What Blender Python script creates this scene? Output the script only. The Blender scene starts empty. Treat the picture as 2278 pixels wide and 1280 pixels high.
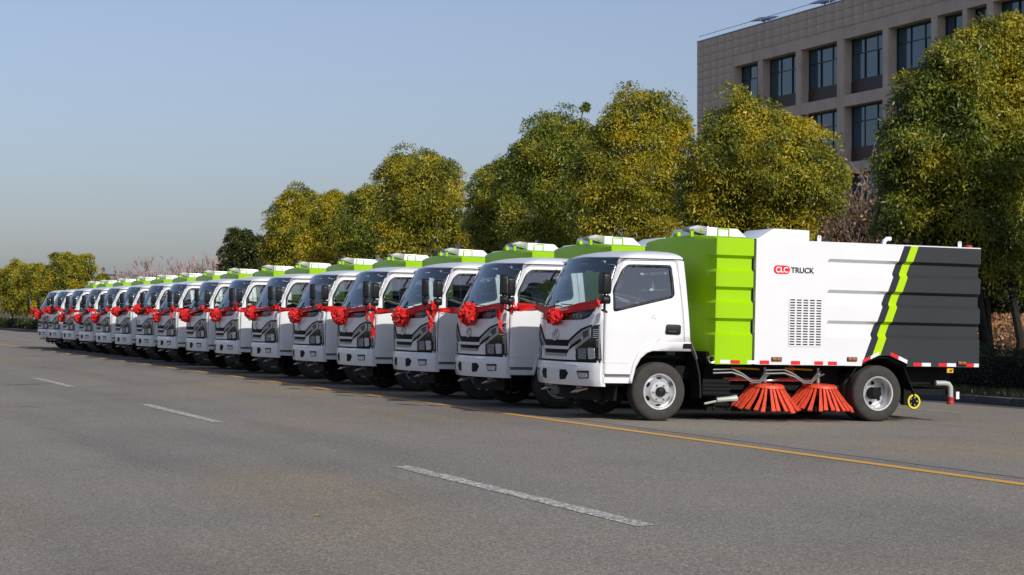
import bpy, bmesh, math, random
import numpy as np
from mathutils import Vector, Matrix
random.seed(7)
R = math.radians
SC = bpy.context.scene
COL = SC.collection

# ------------------------------------------------------------------ camera, sky, sun, exposure
F_PX, CX, HY, ZC = 4270.0, 1139.0, 693.0, 1.371       # focal length and horizon measured on the photograph
TH = math.atan(1674 / F_PX)                           # the lens points this far right of the road direction (+Y)
ST, CT = math.sin(TH), math.cos(TH)
cam = bpy.data.cameras.new('camera'); cam_o = bpy.data.objects.new('camera', cam); COL.objects.link(cam_o)
cam.sensor_width = 36; cam.lens = 36 * F_PX / 2278; cam.shift_y = 53 / 2278
cam.clip_start = .1; cam.clip_end = 6000
cam_o.location = (0, 0, ZC); cam_o.rotation_euler = (R(90), 0, -TH)
SC.camera = cam_o
SUN_EL, SUN_AZ = R(33), R(12)
sun_dir = Vector((math.sin(SUN_AZ) * math.cos(SUN_EL), -math.cos(SUN_AZ) * math.cos(SUN_EL), math.sin(SUN_EL)))
world = bpy.data.worlds.new('World'); SC.world = world; world.use_nodes = True
wn = world.node_tree.nodes; wl = world.node_tree.links; wn.clear()
sky = wn.new('ShaderNodeTexSky'); sky.sky_type = 'NISHITA'; sky.sun_disc = False
sky.sun_elevation = SUN_EL; sky.sun_rotation = math.pi - SUN_AZ
sky.altitude = 0; sky.air_density = 1.2; sky.dust_density = 1.4; sky.ozone_density = 5.5
bg = wn.new('ShaderNodeBackground'); bg.inputs['Strength'].default_value = .100
hs = wn.new('ShaderNodeHueSaturation'); hs.inputs['Saturation'].default_value = .72
wo = wn.new('ShaderNodeOutputWorld')
tint = wn.new('ShaderNodeMixRGB'); tint.blend_type = 'MULTIPLY'; tint.inputs[0].default_value = 1; tint.inputs[2].default_value = (.98, .965, 1.085, 1)
wl.new(sky.outputs[0], hs.inputs['Color']); wl.new(hs.outputs[0], tint.inputs[1]); wl.new(tint.outputs[0], bg.inputs[0]); wl.new(bg.outputs[0], wo.inputs[0])
sun = bpy.data.lights.new('sun', 'SUN'); sun.energy = 3.6; sun.angle = R(.5); sun.color = (1, .95, .87)
sun_o = bpy.data.objects.new('sun', sun); COL.objects.link(sun_o)
sun_o.rotation_euler = sun_dir.to_track_quat('Z', 'Y').to_euler()
vs = SC.view_settings; vs.view_transform = 'Standard'; vs.look = 'None'; vs.gamma = 1; vs.use_curve_mapping = False
vs.exposure = 0

def at(X, y, w):                                       # a point seen at pixel (X, y) of the photograph, w metres deep
    u = (X - CX) / F_PX * w
    return Vector((u * CT + w * ST, -u * ST + w * CT, ZC - (y - HY) * w / F_PX))
def depth(X, x):                                       # how deep the line at offset x beside the road lies under column X
    return F_PX * (x / CT) / (X - CX + F_PX * ST / CT)
CROWN_X, KERB_X, FALL = 9.32, 19.6, .0225
def zg(x):
    return -FALL * (x - CROWN_X) if x > CROWN_X else -.015 * (CROWN_X - x)

# ------------------------------------------------------------------ materials
MATS = {}
def mat(name, col, rough=.5, metal=0, spec=.5, coat=0, bump=None, var=None, emit=None):
    """bump = (noise scale, strength); var = (noise scale, amount) of brightness mottling"""
    m = bpy.data.materials.new(name); m.use_nodes = True; MATS[name] = m
    nt = m.node_tree; p = nt.nodes['Principled BSDF']
    p.inputs['Base Color'].default_value = (*col, 1); p.inputs['Roughness'].default_value = rough
    p.inputs['Metallic'].default_value = metal; p.inputs['Specular IOR Level'].default_value = spec
    p.inputs['Coat Weight'].default_value = coat; p.inputs['Coat Roughness'].default_value = .05
    tc = None
    if bump or var:
        tc = nt.nodes.new('ShaderNodeTexCoord')
    if var:
        n = nt.nodes.new('ShaderNodeTexNoise'); n.inputs['Scale'].default_value = var[0]; n.inputs['Detail'].default_value = 6
        nt.links.new(tc.outputs['Object'], n.inputs['Vector'])
        r = nt.nodes.new('ShaderNodeMapRange'); r.inputs['From Min'].default_value = .3; r.inputs['From Max'].default_value = .7
        r.inputs['To Min'].default_value = 1 - var[1]; r.inputs['To Max'].default_value = 1 + var[1]
        nt.links.new(n.outputs['Fac'], r.inputs['Value'])
        mx = nt.nodes.new('ShaderNodeVectorMath'); mx.operation = 'SCALE'; mx.inputs[0].default_value = col
        nt.links.new(r.outputs[0], mx.inputs['Scale']); nt.links.new(mx.outputs[0], p.inputs['Base Color'])
    if bump:
        n = nt.nodes.new('ShaderNodeTexNoise'); n.inputs['Scale'].default_value = bump[0]; n.inputs['Detail'].default_value = 4
        nt.links.new(tc.outputs['Object'], n.inputs['Vector'])
        b = nt.nodes.new('ShaderNodeBump'); b.inputs['Strength'].default_value = bump[1]; b.inputs['Distance'].default_value = .02
        nt.links.new(n.outputs['Fac'], b.inputs['Height']); nt.links.new(b.outputs[0], p.inputs['Normal'])
    return m
WHITE = mat('white_paint', (.74, .745, .75), .28, coat=.5, var=(2.2, .02))
GREEN = mat('lime_paint', (.325, .595, .001), .4, spec=.2, coat=.08, var=(1.5, .015))
LIME = mat('lime_stripe', (.42, .66, .002), .45, spec=.25)
GREY = mat('charcoal_paint', (.033, .036, .039), .5, spec=.22, coat=.0, var=(1.4, .06))
DGREY = mat('navy_charcoal_paint', (.022, .026, .038), .5, spec=.22)
BLACK = mat('black_plastic', (.009, .009, .010), .45, spec=.35)
GLOSSB = mat('black_glossy', (.008, .009, .011), .12, coat=.3)
CHASSIS = mat('chassis_black', (.006, .006, .0065), .7, spec=.2)
RUBBER = mat('tyre_rubber', (.048, .044, .040), .8, spec=.25, bump=(60, .15), var=(9, .18))
RIM = mat('wheel_silver', (.62, .62, .62), .3, metal=.55, var=(12, .08))
STEEL = mat('bare_steel', (.5, .5, .48), .32, metal=.9, var=(14, .15))
CHROME = mat('chrome', (.72, .73, .74), .1, metal=1)
SATIN = mat('satin_grey_trim', (.30, .30, .31), .3, metal=.6)
LENS = mat('lamp_lens', (.50, .51, .51), .10, metal=.9, bump=(38, 1.0))
LENS_D = mat('lamp_lens_dark', (.20, .205, .21), .10, metal=.9, bump=(30, 1.0))
INTER = mat('cab_interior', (.27, .28, .28), .75)
SEAT = mat('seat_fabric', (.15, .165, .165), .9)
BEIGE = mat('steering_wheel_grey', (.42, .40, .36), .5)
AMBER = mat('amber_lens', (.36, .11, .012), .3, bump=(60, .3))
TAPE_R = mat('red_tape', (.68, .012, .02), .4)
TAPE_W = mat('white_tape', (.74, .76, .78), .4, var=(30, .06))
REDP = mat('red_paint', (.42, .03, .02), .5, var=(8, .2))
BRUSH = mat('brush_bristle', (.72, .075, .03), .5, var=(22, .2))
PIPE = mat('grey_pipe', (.42, .43, .38), .45)
HOSE = mat('braided_hose', (.22, .22, .21), .35, metal=.6)
YELLOW = mat('yellow_rubber', (.72, .62, .02), .5)
YPLATE = mat('yellow_plate', (.70, .40, .02), .5)
LOGO_R = mat('logo_red', (.72, .004, .02), .4)
LOGO_K = mat('logo_black', (.01, .01, .012), .4)
LOGO_W = mat('logo_white', (.82, .82, .82), .4)
PINK = mat('sticker_pink', (.50, .10, .22), .5)
RED_SATIN = mat('red_satin', (.72, .008, .006), .55, spec=.25, bump=(30, .25), var=(14, .2))
RED_SATIN.node_tree.nodes['Principled BSDF'].inputs['Sheen Weight'].default_value = .25

def glass(name, tint, refl=1.45, gl=(.9, .95, 1)):
    m = bpy.data.materials.new(name); m.use_nodes = True; nt = m.node_tree; nt.nodes.clear()
    out = nt.nodes.new('ShaderNodeOutputMaterial'); mx = nt.nodes.new('ShaderNodeMixShader')
    fr = nt.nodes.new('ShaderNodeFresnel'); fr.inputs['IOR'].default_value = refl
    tr = nt.nodes.new('ShaderNodeBsdfTransparent'); tr.inputs[0].default_value = (*tint, 1)
    g = nt.nodes.new('ShaderNodeBsdfGlossy'); g.inputs['Roughness'].default_value = .015; g.inputs['Color'].default_value = (*gl, 1)
    nt.links.new(fr.outputs[0], mx.inputs[0]); nt.links.new(tr.outputs[0], mx.inputs[1]); nt.links.new(g.outputs[0], mx.inputs[2])
    nt.links.new(mx.outputs[0], out.inputs[0]); return m
GLASS = glass('windscreen_glass', (.72, .83, .85), 2.5)
SGLASS = glass('side_glass', (.82, .90, .87), 2.1)

def asphalt():
    m = bpy.data.materials.new('asphalt'); m.use_nodes = True; nt = m.node_tree; p = nt.nodes['Principled BSDF']; L = nt.links.new
    N = nt.nodes.new
    tc = N('ShaderNodeTexCoord')
    def noise(scale, detail, rough=.5, sc=None):
        n = N('ShaderNodeTexNoise'); n.inputs['Scale'].default_value = scale; n.inputs['Detail'].default_value = detail; n.inputs['Roughness'].default_value = rough
        if sc:
            mp = N('ShaderNodeMapping'); mp.inputs['Scale'].default_value = sc; L(tc.outputs['Object'], mp.inputs['Vector']); L(mp.outputs[0], n.inputs['Vector'])
        else: L(tc.outputs['Object'], n.inputs['Vector'])
        return n
    def ramp(src, stops):
        r = N('ShaderNodeValToRGB'); e = r.color_ramp.elements
        while len(e) < len(stops): e.new(.5)
        for k, (pos, c) in enumerate(stops): e[k].position = pos; e[k].color = (*c, 1)
        L(src, r.inputs[0]); return r
    def mul(a, b, f=1.0):
        x = N('ShaderNodeMixRGB'); x.blend_type = 'MULTIPLY'; x.inputs[0].default_value = f; L(a, x.inputs[1]); L(b, x.inputs[2]); return x.outputs[0]
    v = N('ShaderNodeTexVoronoi'); v.inputs['Scale'].default_value = 75; L(tc.outputs['Object'], v.inputs['Vector'])
    agg = ramp(v.outputs['Color'], [(0, (.125, .113, .095)), (.45, (.212, .191, .160)), (.8, (.285, .257, .216)), (1, (.46, .42, .36))])
    big = ramp(noise(.35, 5).outputs['Fac'], [(.30, (.88, .89, .91)), (.5, (1, 1, 1)), (.72, (1.08, 1.06, 1.03))])
    band = ramp(noise(.5, 4, .55, (1.6, .14, 1)).outputs['Fac'], [(.33, (.86, .86, .87)), (.5, (1, 1, 1)), (.7, (1.09, 1.08, 1.05))])
    dust = ramp(noise(.16, 3, .5, (1, .6, 1)).outputs['Fac'], [(.50, (1, 1, 1)), (.72, (1.16, 1.02, .84))])
    spk = ramp(noise(38, 5, .8).outputs['Fac'], [(.30, (.70, .70, .70)), (.5, (1, 1, 1)), (.72, (1.25, 1.25, 1.24))])
    geo = N('ShaderNodeNewGeometry'); sb = N('ShaderNodeVectorMath'); sb.operation = 'SUBTRACT'; sb.inputs[1].default_value = (4.1, 15.0, 0); L(geo.outputs['Position'], sb.inputs[0])
    sm = N('ShaderNodeVectorMath'); sm.operation = 'MULTIPLY'; sm.inputs[1].default_value = (.95, .30, 0); L(sb.outputs[0], sm.inputs[0])
    ln = N('ShaderNodeVectorMath'); ln.operation = 'LENGTH'; L(sm.outputs[0], ln.inputs[0])
    nz = N('ShaderNodeMath'); nz.operation = 'MULTIPLY_ADD'; nz.inputs[1].default_value = 1.1; L(noise(1.4, 5, .6).outputs['Fac'], nz.inputs[0]); L(ln.outputs['Value'], nz.inputs[2])
    stain = ramp(nz.outputs[0], [(.55, (1.07, .99, .87)), (1.0, (1, 1, 1))]); stain.color_ramp.interpolation = 'EASE'
    sc_ = N('ShaderNodeMath'); sc_.operation = 'MULTIPLY'; sc_.inputs[1].default_value = .62; L(nz.outputs[0], sc_.inputs[0]); L(sc_.outputs[0], stain.inputs[0])
    c = mul(mul(mul(mul(mul(agg.outputs[0], big.outputs[0]), band.outputs[0]), dust.outputs[0]), spk.outputs[0]), stain.outputs[0])
    L(c, p.inputs['Base Color']); p.inputs['Roughness'].default_value = .85; p.inputs['Specular IOR Level'].default_value = .3
    b = N('ShaderNodeBump'); b.inputs['Strength'].default_value = .5; b.inputs['Distance'].default_value = .006
    L(v.outputs['Distance'], b.inputs['Height']); L(b.outputs[0], p.inputs['Normal'])
    return m
ASPHALT = asphalt()
def worn_paint(name, col, thr):
    m = bpy.data.materials.new(name); m.use_nodes = True; nt = m.node_tree; p = nt.nodes['Principled BSDF']; L = nt.links.new
    tc = nt.nodes.new('ShaderNodeTexCoord'); n = nt.nodes.new('ShaderNodeTexNoise'); n.inputs['Scale'].default_value = 26; n.inputs['Detail'].default_value = 8; n.inputs['Roughness'].default_value = .75
    L(tc.outputs['Object'], n.inputs['Vector'])
    r = nt.nodes.new('ShaderNodeValToRGB'); r.color_ramp.elements[0].position = thr; r.color_ramp.elements[1].position = thr + .08
    r.color_ramp.elements[0].color = (.22, .20, .175, 1); r.color_ramp.elements[1].color = (*col, 1)
    L(n.outputs['Fac'], r.inputs[0]); L(r.outputs[0], p.inputs['Base Color']); p.inputs['Roughness'].default_value = .8
    return m
LINE_W = worn_paint('worn_white_road_paint', (.66, .63, .55), .48)
LINE_G = worn_paint('faded_white_road_paint', (.24, .23, .21), .52)
LINE_Y = worn_paint('yellow_road_paint', (.66, .34, .05), .24)
KERBM = mat('kerb_concrete', (.085, .087, .088), .9, bump=(25, .3), var=(3, .2))
SOIL = mat('verge_soil', (.09, .075, .045), .95, bump=(8, .6), var=(1.2, .35))
GRASSM = mat('winter_grass', (.085, .095, .028), .8, var=(.8, .35))
FAR_GROUND = mat('far_ground', (.13, .115, .075), .95, var=(.05, .3))
STONE = mat('facade_stone', (.57, .465, .36), .8, bump=(12, .12), var=(.9, .2))
STONE2 = mat('facade_render', (.59, .48, .375), .85, bump=(14, .12), var=(.7, .12))
def add_streaks(m, amount):                            # pale lime runs and darker rain stains down the stone
    nt = m.node_tree; p = nt.nodes['Principled BSDF']; src = p.inputs['Base Color'].links[0].from_socket
    geo = nt.nodes.new('ShaderNodeNewGeometry'); mp = nt.nodes.new('ShaderNodeMapping'); mp.inputs['Scale'].default_value = (1, .9, .22); nt.links.new(geo.outputs['Position'], mp.inputs['Vector'])
    n = nt.nodes.new('ShaderNodeTexNoise'); n.inputs['Scale'].default_value = 1.3; n.inputs['Detail'].default_value = 7; n.inputs['Roughness'].default_value = .65; nt.links.new(mp.outputs[0], n.inputs['Vector'])
    r = nt.nodes.new('ShaderNodeValToRGB'); e = r.color_ramp.elements; e.new(.5); e.new(.62)
    for k, (pos, c) in enumerate(((.30, 1 - amount), (.45, 1), (.60, 1), (.74, 1 + amount))): e[k].position = pos; e[k].color = (c, c, c, 1)
    nt.links.new(n.outputs['Fac'], r.inputs[0]); x = nt.nodes.new('ShaderNodeMixRGB'); x.blend_type = 'MULTIPLY'; x.inputs[0].default_value = 1
    nt.links.new(src, x.inputs[1]); nt.links.new(r.outputs[0], x.inputs[2]); nt.links.new(x.outputs[0], p.inputs['Base Color'])
add_streaks(STONE, .16); add_streaks(STONE2, .26)
BROWN = mat('spandrel_brown', (.045, .026, .022), .5)
FRAME = mat('window_frame_dark', (.02, .025, .03), .4)
PANE = mat('window_glass', (.018, .075, .11), .04, spec=1.0, metal=.15)
COPING = mat('metal_coping', (.42, .44, .47), .4, metal=.5)
PANEL = mat('solar_panel', (.02, .03, .06), .15)
FARWALL = mat('far_building_wall', (.17, .19, .22), .8)
BARK = mat('bark', (.085, .068, .052), .95, bump=(20, .8), var=(4, .3))
BARK_D = mat('dark_bark', (.02, .017, .014), .95, bump=(20, .8), var=(4, .3))
TWIG = mat('pale_twig', (.34, .265, .25), .9)
TWIG_B = mat('brown_twig', (.19, .14, .11), .9)
LIMEWASH = mat('white_limewash', (.72, .70, .66), .9, var=(4, .1))

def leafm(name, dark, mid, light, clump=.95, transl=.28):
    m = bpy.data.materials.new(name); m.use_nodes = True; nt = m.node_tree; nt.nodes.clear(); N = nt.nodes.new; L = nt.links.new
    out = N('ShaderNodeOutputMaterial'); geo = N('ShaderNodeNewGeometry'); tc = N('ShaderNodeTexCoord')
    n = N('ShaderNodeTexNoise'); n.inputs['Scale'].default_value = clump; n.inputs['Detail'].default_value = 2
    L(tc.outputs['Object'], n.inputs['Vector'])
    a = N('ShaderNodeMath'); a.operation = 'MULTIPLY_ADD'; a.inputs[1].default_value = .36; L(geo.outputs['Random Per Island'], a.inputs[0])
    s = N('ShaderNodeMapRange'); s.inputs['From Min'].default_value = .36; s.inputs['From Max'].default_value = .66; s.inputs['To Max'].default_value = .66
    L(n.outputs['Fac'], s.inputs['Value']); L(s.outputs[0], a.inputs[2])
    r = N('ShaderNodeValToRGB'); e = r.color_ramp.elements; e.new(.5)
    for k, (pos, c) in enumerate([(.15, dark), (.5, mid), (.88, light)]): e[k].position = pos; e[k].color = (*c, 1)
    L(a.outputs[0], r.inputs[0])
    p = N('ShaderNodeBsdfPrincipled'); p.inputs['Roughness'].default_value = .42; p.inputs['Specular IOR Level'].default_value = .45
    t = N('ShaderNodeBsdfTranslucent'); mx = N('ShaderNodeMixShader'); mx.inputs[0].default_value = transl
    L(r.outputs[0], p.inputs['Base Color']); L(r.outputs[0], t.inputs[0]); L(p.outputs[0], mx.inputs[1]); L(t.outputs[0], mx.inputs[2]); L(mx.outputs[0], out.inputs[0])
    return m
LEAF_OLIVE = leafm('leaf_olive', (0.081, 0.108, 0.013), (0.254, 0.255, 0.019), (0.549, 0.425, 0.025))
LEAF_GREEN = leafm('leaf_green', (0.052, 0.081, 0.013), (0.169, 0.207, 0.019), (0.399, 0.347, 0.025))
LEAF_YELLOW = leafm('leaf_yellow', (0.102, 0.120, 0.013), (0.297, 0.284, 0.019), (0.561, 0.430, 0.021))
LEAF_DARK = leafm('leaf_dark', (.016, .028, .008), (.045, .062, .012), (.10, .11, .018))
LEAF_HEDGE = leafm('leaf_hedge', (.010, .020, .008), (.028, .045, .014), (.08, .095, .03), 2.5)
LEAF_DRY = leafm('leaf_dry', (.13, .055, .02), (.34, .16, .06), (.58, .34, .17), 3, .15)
LEAF_ROAD = mat('fallen_leaf_yellow', (.7, .42, .03), .6)

# ------------------------------------------------------------------ mesh helpers
class MB:
    def __init__(s): s.v = []; s.f = []; s.m = []
    def add(s, vs, fs, m=0):
        o = len(s.v); s.v += [tuple(v) for v in vs]; s.f += [tuple(i + o for i in f) for f in fs]; s.m += [m] * len(fs); return s
    def box(s, x0, y0, z0, x1, y1, z1, m=0):
        v = [(x, y, z) for z in (z0, z1) for y in (y0, y1) for x in (x0, x1)]
        return s.add(v, [(0, 2, 3, 1), (4, 5, 7, 6), (0, 1, 5, 4), (2, 6, 7, 3), (0, 4, 6, 2), (1, 3, 7, 5)], m)
    def prism(s, poly, ax, a0, a1, m=0):               # poly in the two axes other than ax (cyclic order y,z / x,z / x,y)
        def P(p, a): return {0: (a, p[0], p[1]), 1: (p[0], a, p[1]), 2: (p[0], p[1], a)}[ax]
        n = len(poly); v = [P(p, a0) for p in poly] + [P(p, a1) for p in poly]
        f = [tuple(range(n))[::-1], tuple(range(n, 2 * n))] + [(i, (i + 1) % n, n + (i + 1) % n, n + i) for i in range(n)]
        return s.add(v, f, m)
    def tube(s, pts, r, n=8, m=0, caps=True, closed=False):
        pts = [Vector(p) for p in pts]; k = len(pts); rs = r if isinstance(r, (list, tuple)) else [r] * k
        v = []; up = None
        for i, p in enumerate(pts):
            d = (pts[(i + 1) % k] - pts[i - 1]) if closed else (pts[min(i + 1, k - 1)] - pts[max(i - 1, 0)])
            d.normalize()
            if up is None:
                up = Vector((0, 0, 1)) if abs(d.z) < .9 else Vector((1, 0, 0))
            a = d.cross(up); a.normalize(); b = a.cross(d); b.normalize(); up = b
            v += [p + (a * math.cos(t) + b * math.sin(t)) * rs[i] for t in (2 * math.pi * j / n for j in range(n))]
        f = []
        for i in range(k if closed else k - 1):
            j2 = (i + 1) % k
            f += [(i * n + j, i * n + (j + 1) % n, j2 * n + (j + 1) % n, j2 * n + j) for j in range(n)]
        if caps and not closed: f += [tuple(range(n))[::-1], tuple(range((k - 1) * n, k * n))]
        return s.add(v, f, m)
    def lathe(s, prof, c, ax=1, n=32, m=0, closed=False, caps=True):  # prof = [(radius, height along ax)]
        v = []; k = len(prof)
        for (r, h) in prof:
            for j in range(n):
                t = 2 * math.pi * j / n; a, b = r * math.cos(t), r * math.sin(t)
                v.append({0: (c[0] + h, c[1] + a, c[2] + b), 1: (c[0] + a, c[1] + h, c[2] + b), 2: (c[0] + a, c[1] + b, c[2] + h)}[ax])
        f = []
        for i in range(k if closed else k - 1):
            i2 = (i + 1) % k
            f += [(i * n + j, i * n + (j + 1) % n, i2 * n + (j + 1) % n, i2 * n + j) for j in range(n)]
        if not closed and caps:
            if prof[0][0] > 1e-6: f.append(tuple(range(n)))
            if prof[-1][0] > 1e-6: f.append(tuple(range((k - 1) * n, k * n)))
        return s.add(v, f, m)
    def mesh(s, name, mats, bevel=0, angle=35, smooth=True, normals=True):
        me = bpy.data.meshes.new(name); me.from_pydata(s.v, [], s.f)
        for q in (mats if isinstance(mats, (list, tuple)) else [mats]): me.materials.append(q)
        me.polygons.foreach_set('material_index', s.m)
        if bevel or normals:
            bm = bmesh.new(); bm.from_mesh(me)
            if normals: bmesh.ops.recalc_face_normals(bm, faces=bm.faces)
            if bevel:
                ed = [e for e in bm.edges if len(e.link_faces) == 2 and e.calc_face_angle(0) > R(30)]
                bmesh.ops.bevel(bm, geom=ed, offset=bevel, segments=2, affect='EDGES', profile=.5, clamp_overlap=True)
            bm.to_mesh(me); bm.free()
        if smooth:
            me.polygons.foreach_set('use_smooth', [True] * len(me.polygons)); me.set_sharp_from_angle(angle=R(angle))
        me.update(); return me
    def build(s, name, mats, parent=None, **k):
        return link(name, s.mesh(name, mats, **k), parent)
def link(name, me, parent=None):
    o = bpy.data.objects.new(name, me); COL.objects.link(o)
    if parent: o.parent = parent
    return o
def tag(o, label=None, cat=None, group=None, kind=None):
    for k, v in (('label', label), ('category', cat), ('group', group), ('kind', kind)):
        if v: o[k] = v
    return o
def empty(name, loc=(0, 0, 0), **k):
    o = bpy.data.objects.new(name, None); COL.objects.link(o); o.location = loc; o.empty_display_size = .3; return tag(o, **k)
KIDS = {}
def copy_tree(o, parent=None, skip=()):
    c = o.copy(); COL.objects.link(c)
    if parent: c.parent = parent
    for ch in o.children:
        if ch.name.split('.')[0] not in skip: copy_tree(ch, c, skip)
    return c
def dup(o, loc=None, parent=None, **k):
    c = o.copy(); COL.objects.link(c)
    if parent: c.parent = parent
    if loc is not None: c.location = loc
    return c
def clip_poly(poly, hp):                               # keep the side a*x+b*y<=c
    a, b, c = hp; out = []
    for i in range(len(poly)):
        p, q = poly[i], poly[(i + 1) % len(poly)]; dp = a * p[0] + b * p[1] - c; dq = a * q[0] + b * q[1] - c
        if dp <= 0: out.append(p)
        if dp * dq < 0: t = dp / (dp - dq); out.append((p[0] + (q[0] - p[0]) * t, p[1] + (q[1] - p[1]) * t))
    return out
def halfplanes(poly):
    A = sum(poly[i][0] * poly[(i + 1) % len(poly)][1] - poly[(i + 1) % len(poly)][0] * poly[i][1] for i in range(len(poly)))
    if A < 0: poly = poly[::-1]
    hp = []
    for i in range(len(poly)):
        p, q = poly[i], poly[(i + 1) % len(poly)]; dx, dy = q[0] - p[0], q[1] - p[1]; l = math.hypot(dx, dy)
        if l < 1e-9: continue
        n = (dy / l, -dx / l); hp.append((n[0], n[1], n[0] * p[0] + n[1] * p[1]))
    return hp
def gridcells(poly, step):
    hp = halfplanes(poly); xs = [p[0] for p in poly]; ys = [p[1] for p in poly]; cells = []
    nx = max(1, math.ceil((max(xs) - min(xs)) / step)); ny = max(1, math.ceil((max(ys) - min(ys)) / step))
    sx = (max(xs) - min(xs)) / nx; sy = (max(ys) - min(ys)) / ny
    for i in range(nx):
        for j in range(ny):
            x, y = min(xs) + i * sx, min(ys) + j * sy; c = [(x, y), (x + sx, y), (x + sx, y + sy), (x, y + sy)]
            for h in hp:
                c = clip_poly(c, h)
                if len(c) < 3: break
            if len(c) >= 3: cells.append(c)
    return cells
def sheet(mb, polys, fn, back, step=.06, m=0):
    """a thin solid: convex 2D polygons, fn(a,b)->front point, back = offset vector of the rear face"""
    idx = {}; V = []; Fs = []; edges = {}
    for poly in polys:
        for c in gridcells(poly, step):
            f = []
            for p in c:
                k = (round(p[0], 4), round(p[1], 4))
                if k not in idx: idx[k] = len(V); V.append(fn(*p))
                if not f or (f[-1] != idx[k]): f.append(idx[k])
            if len(f) > 1 and f[0] == f[-1]: f.pop()
            if len(set(f)) < 3: continue
            Fs.append(tuple(f))
            for i in range(len(f)):
                e = (f[i], f[(i + 1) % len(f)]); edges[e] = 1
    n = len(V); VB = [(v[0] + back[0], v[1] + back[1], v[2] + back[2]) for v in V]
    FF = Fs + [tuple(i + n for i in f[::-1]) for f in Fs]
    for (a, b) in edges:
        if (b, a) not in edges: FF.append((b, a, a + n, b + n))
    mb.add(V + VB, FF, m); return mb
def leaf_cloud(name, mats, pts, nrm, length, width, droop, parent=None, seed=1, spread=.8):
    """one diamond shaped leaf per point; nrm = outward direction"""
    rng = np.random.default_rng(seed); n = len(pts)
    d = nrm * .6 + rng.normal(size=(n, 3)) * spread; d[:, 2] -= droop
    d /= np.linalg.norm(d, axis=1, keepdims=True) + 1e-9
    s = np.cross(d, nrm + rng.normal(size=(n, 3)) * .6); s /= np.linalg.norm(s, axis=1, keepdims=True) + 1e-9
    up = np.cross(s, d)
    L = length * rng.uniform(.7, 1.25, (n, 1)); W = width * rng.uniform(.75, 1.2, (n, 1))
    v = np.empty((n, 4, 3)); v[:, 0] = pts; v[:, 1] = pts + d * L * .45 + s * W * .5 + up * W * .12; v[:, 2] = pts + d * L - up * W * .1; v[:, 3] = pts + d * L * .45 - s * W * .5 + up * W * .12
    me = bpy.data.meshes.new(name); me.vertices.add(n * 4); me.loops.add(n * 4); me.polygons.add(n)
    me.vertices.foreach_set('co', v.reshape(-1).astype(np.float32)); me.loops.foreach_set('vertex_index', np.arange(n * 4, dtype=np.int32))
    me.polygons.foreach_set('loop_start', np.arange(0, n * 4, 4, dtype=np.int32))
    me.update(calc_edges=True)
    me.materials.append(mats); return link(name, me, parent)

# ------------------------------------------------------------------ ground, road, kerb
def strip(name, pts, y0, y1, m, dz=0, kind='structure', step=None):   # cross-section [(x, z)] swept along the road
    mb = MB(); ys = [y0, y1]; v = [(x, y, z + dz) for y in ys for (x, z) in pts]; n = len(pts)
    mb.add(v, [(i, i + 1, n + i + 1, n + i) for i in range(n - 1)])
    o = mb.build(name, m, smooth=False, normals=False); o['kind'] = kind; return o
VZ = zg(KERB_X) + .143                                 # level of the verge
strip('road', [(-10, zg(-10)), (CROWN_X, 0), (KERB_X, zg(KERB_X))], -60, 700, ASPHALT)
mbg = MB(); mbg.add([(-3000, -1500, -.55), (3000, -1500, -.55), (3000, 4000, -.55), (-3000, 4000, -.55)], [(0, 1, 2, 3)])
mbg.build('ground', FAR_GROUND, smooth=False)['kind'] = 'structure'
strip('verge', [(KERB_X + .15, VZ - .01), (21.2, VZ), (22.6, VZ + .02), (24.2, VZ + .25), (26.2, VZ + 1.0), (28.5, VZ + 1.35), (32, VZ + 1.2), (40, VZ + .2), (120, VZ)], -60, 700, SOIL)
strip('left_verge', [(-120, -.14), (-10.15, -.14)], -60, 700, SOIL)
kerb = tag(empty('kerb', (0, 0, 0)), 'low grey concrete kerb along the verge behind the trucks', 'kerb', kind='structure')
ks = MB().box(0, 0, -.3, .15, .985, .143).mesh('kerbstone', KERBM, bevel=.012)
ki = MB().box(0, -60, -.3, .15, 22, .138).box(0, 122, -.3, .15, 700, .138)
kio = ki.build('kerb_run', KERBM, kerb); kio.location = (KERB_X, 0, zg(KERB_X)); kio['kind'] = 'stuff'
for i in range(100):
    o = link('kerbstone', ks, kerb); o.location = (KERB_X + random.uniform(-.003, .003), 22 + i, zg(KERB_X) + random.uniform(-.004, .003))
lk = MB().box(-10.15, -60, -.5, -10, 700, -.14); lko = lk.build('left_kerb', KERBM); lko['kind'] = 'structure'
strip('gutter', [(KERB_X - .42, zg(KERB_X - .42)), (KERB_X, zg(KERB_X))], -60, 700, mat('gutter_dark', (.075, .078, .082), .9, var=(2, .2)), .004)  # strip along the kerb, darker than the road
strip('gutter_edge_line', [(KERB_X - .20, zg(KERB_X - .20)), (KERB_X - .16, zg(KERB_X - .16))], -60, 700, LINE_G, .008)
def mark(name, x, y0, y1, w, m, dz=.004, rough=0, lab=None):
    n = max(1, int((y1 - y0) / .25)) if rough else 1; mb = MB(); v = []
    for i in range(n + 1):
        y = y0 + (y1 - y0) * i / n
        for s in (-1, 1): xx = x + s * w / 2 + random.uniform(-rough, rough); v.append((xx, y, zg(xx) + dz))
    mb.add(v, [(2 * i, 2 * i + 1, 2 * i + 3, 2 * i + 2) for i in range(n)])
    o = mb.build(name, m, smooth=False, normals=False); o['kind'] = 'structure'; return o
mark('yellow_road_line', 9.32, -60, 700, .13, LINE_Y, rough=.004)
mark('faded_road_line', 9.75, -60, 60, .07, LINE_G, rough=.012)
def dash_span(a, b, H=1.42):                           # image columns of a dash on the lane line -> road distances
    x = 5.50; r = []
    for X in (a, b): w = depth(X, x); r.append((w - x * ST) / CT)
    return x, min(r), max(r)
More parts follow.
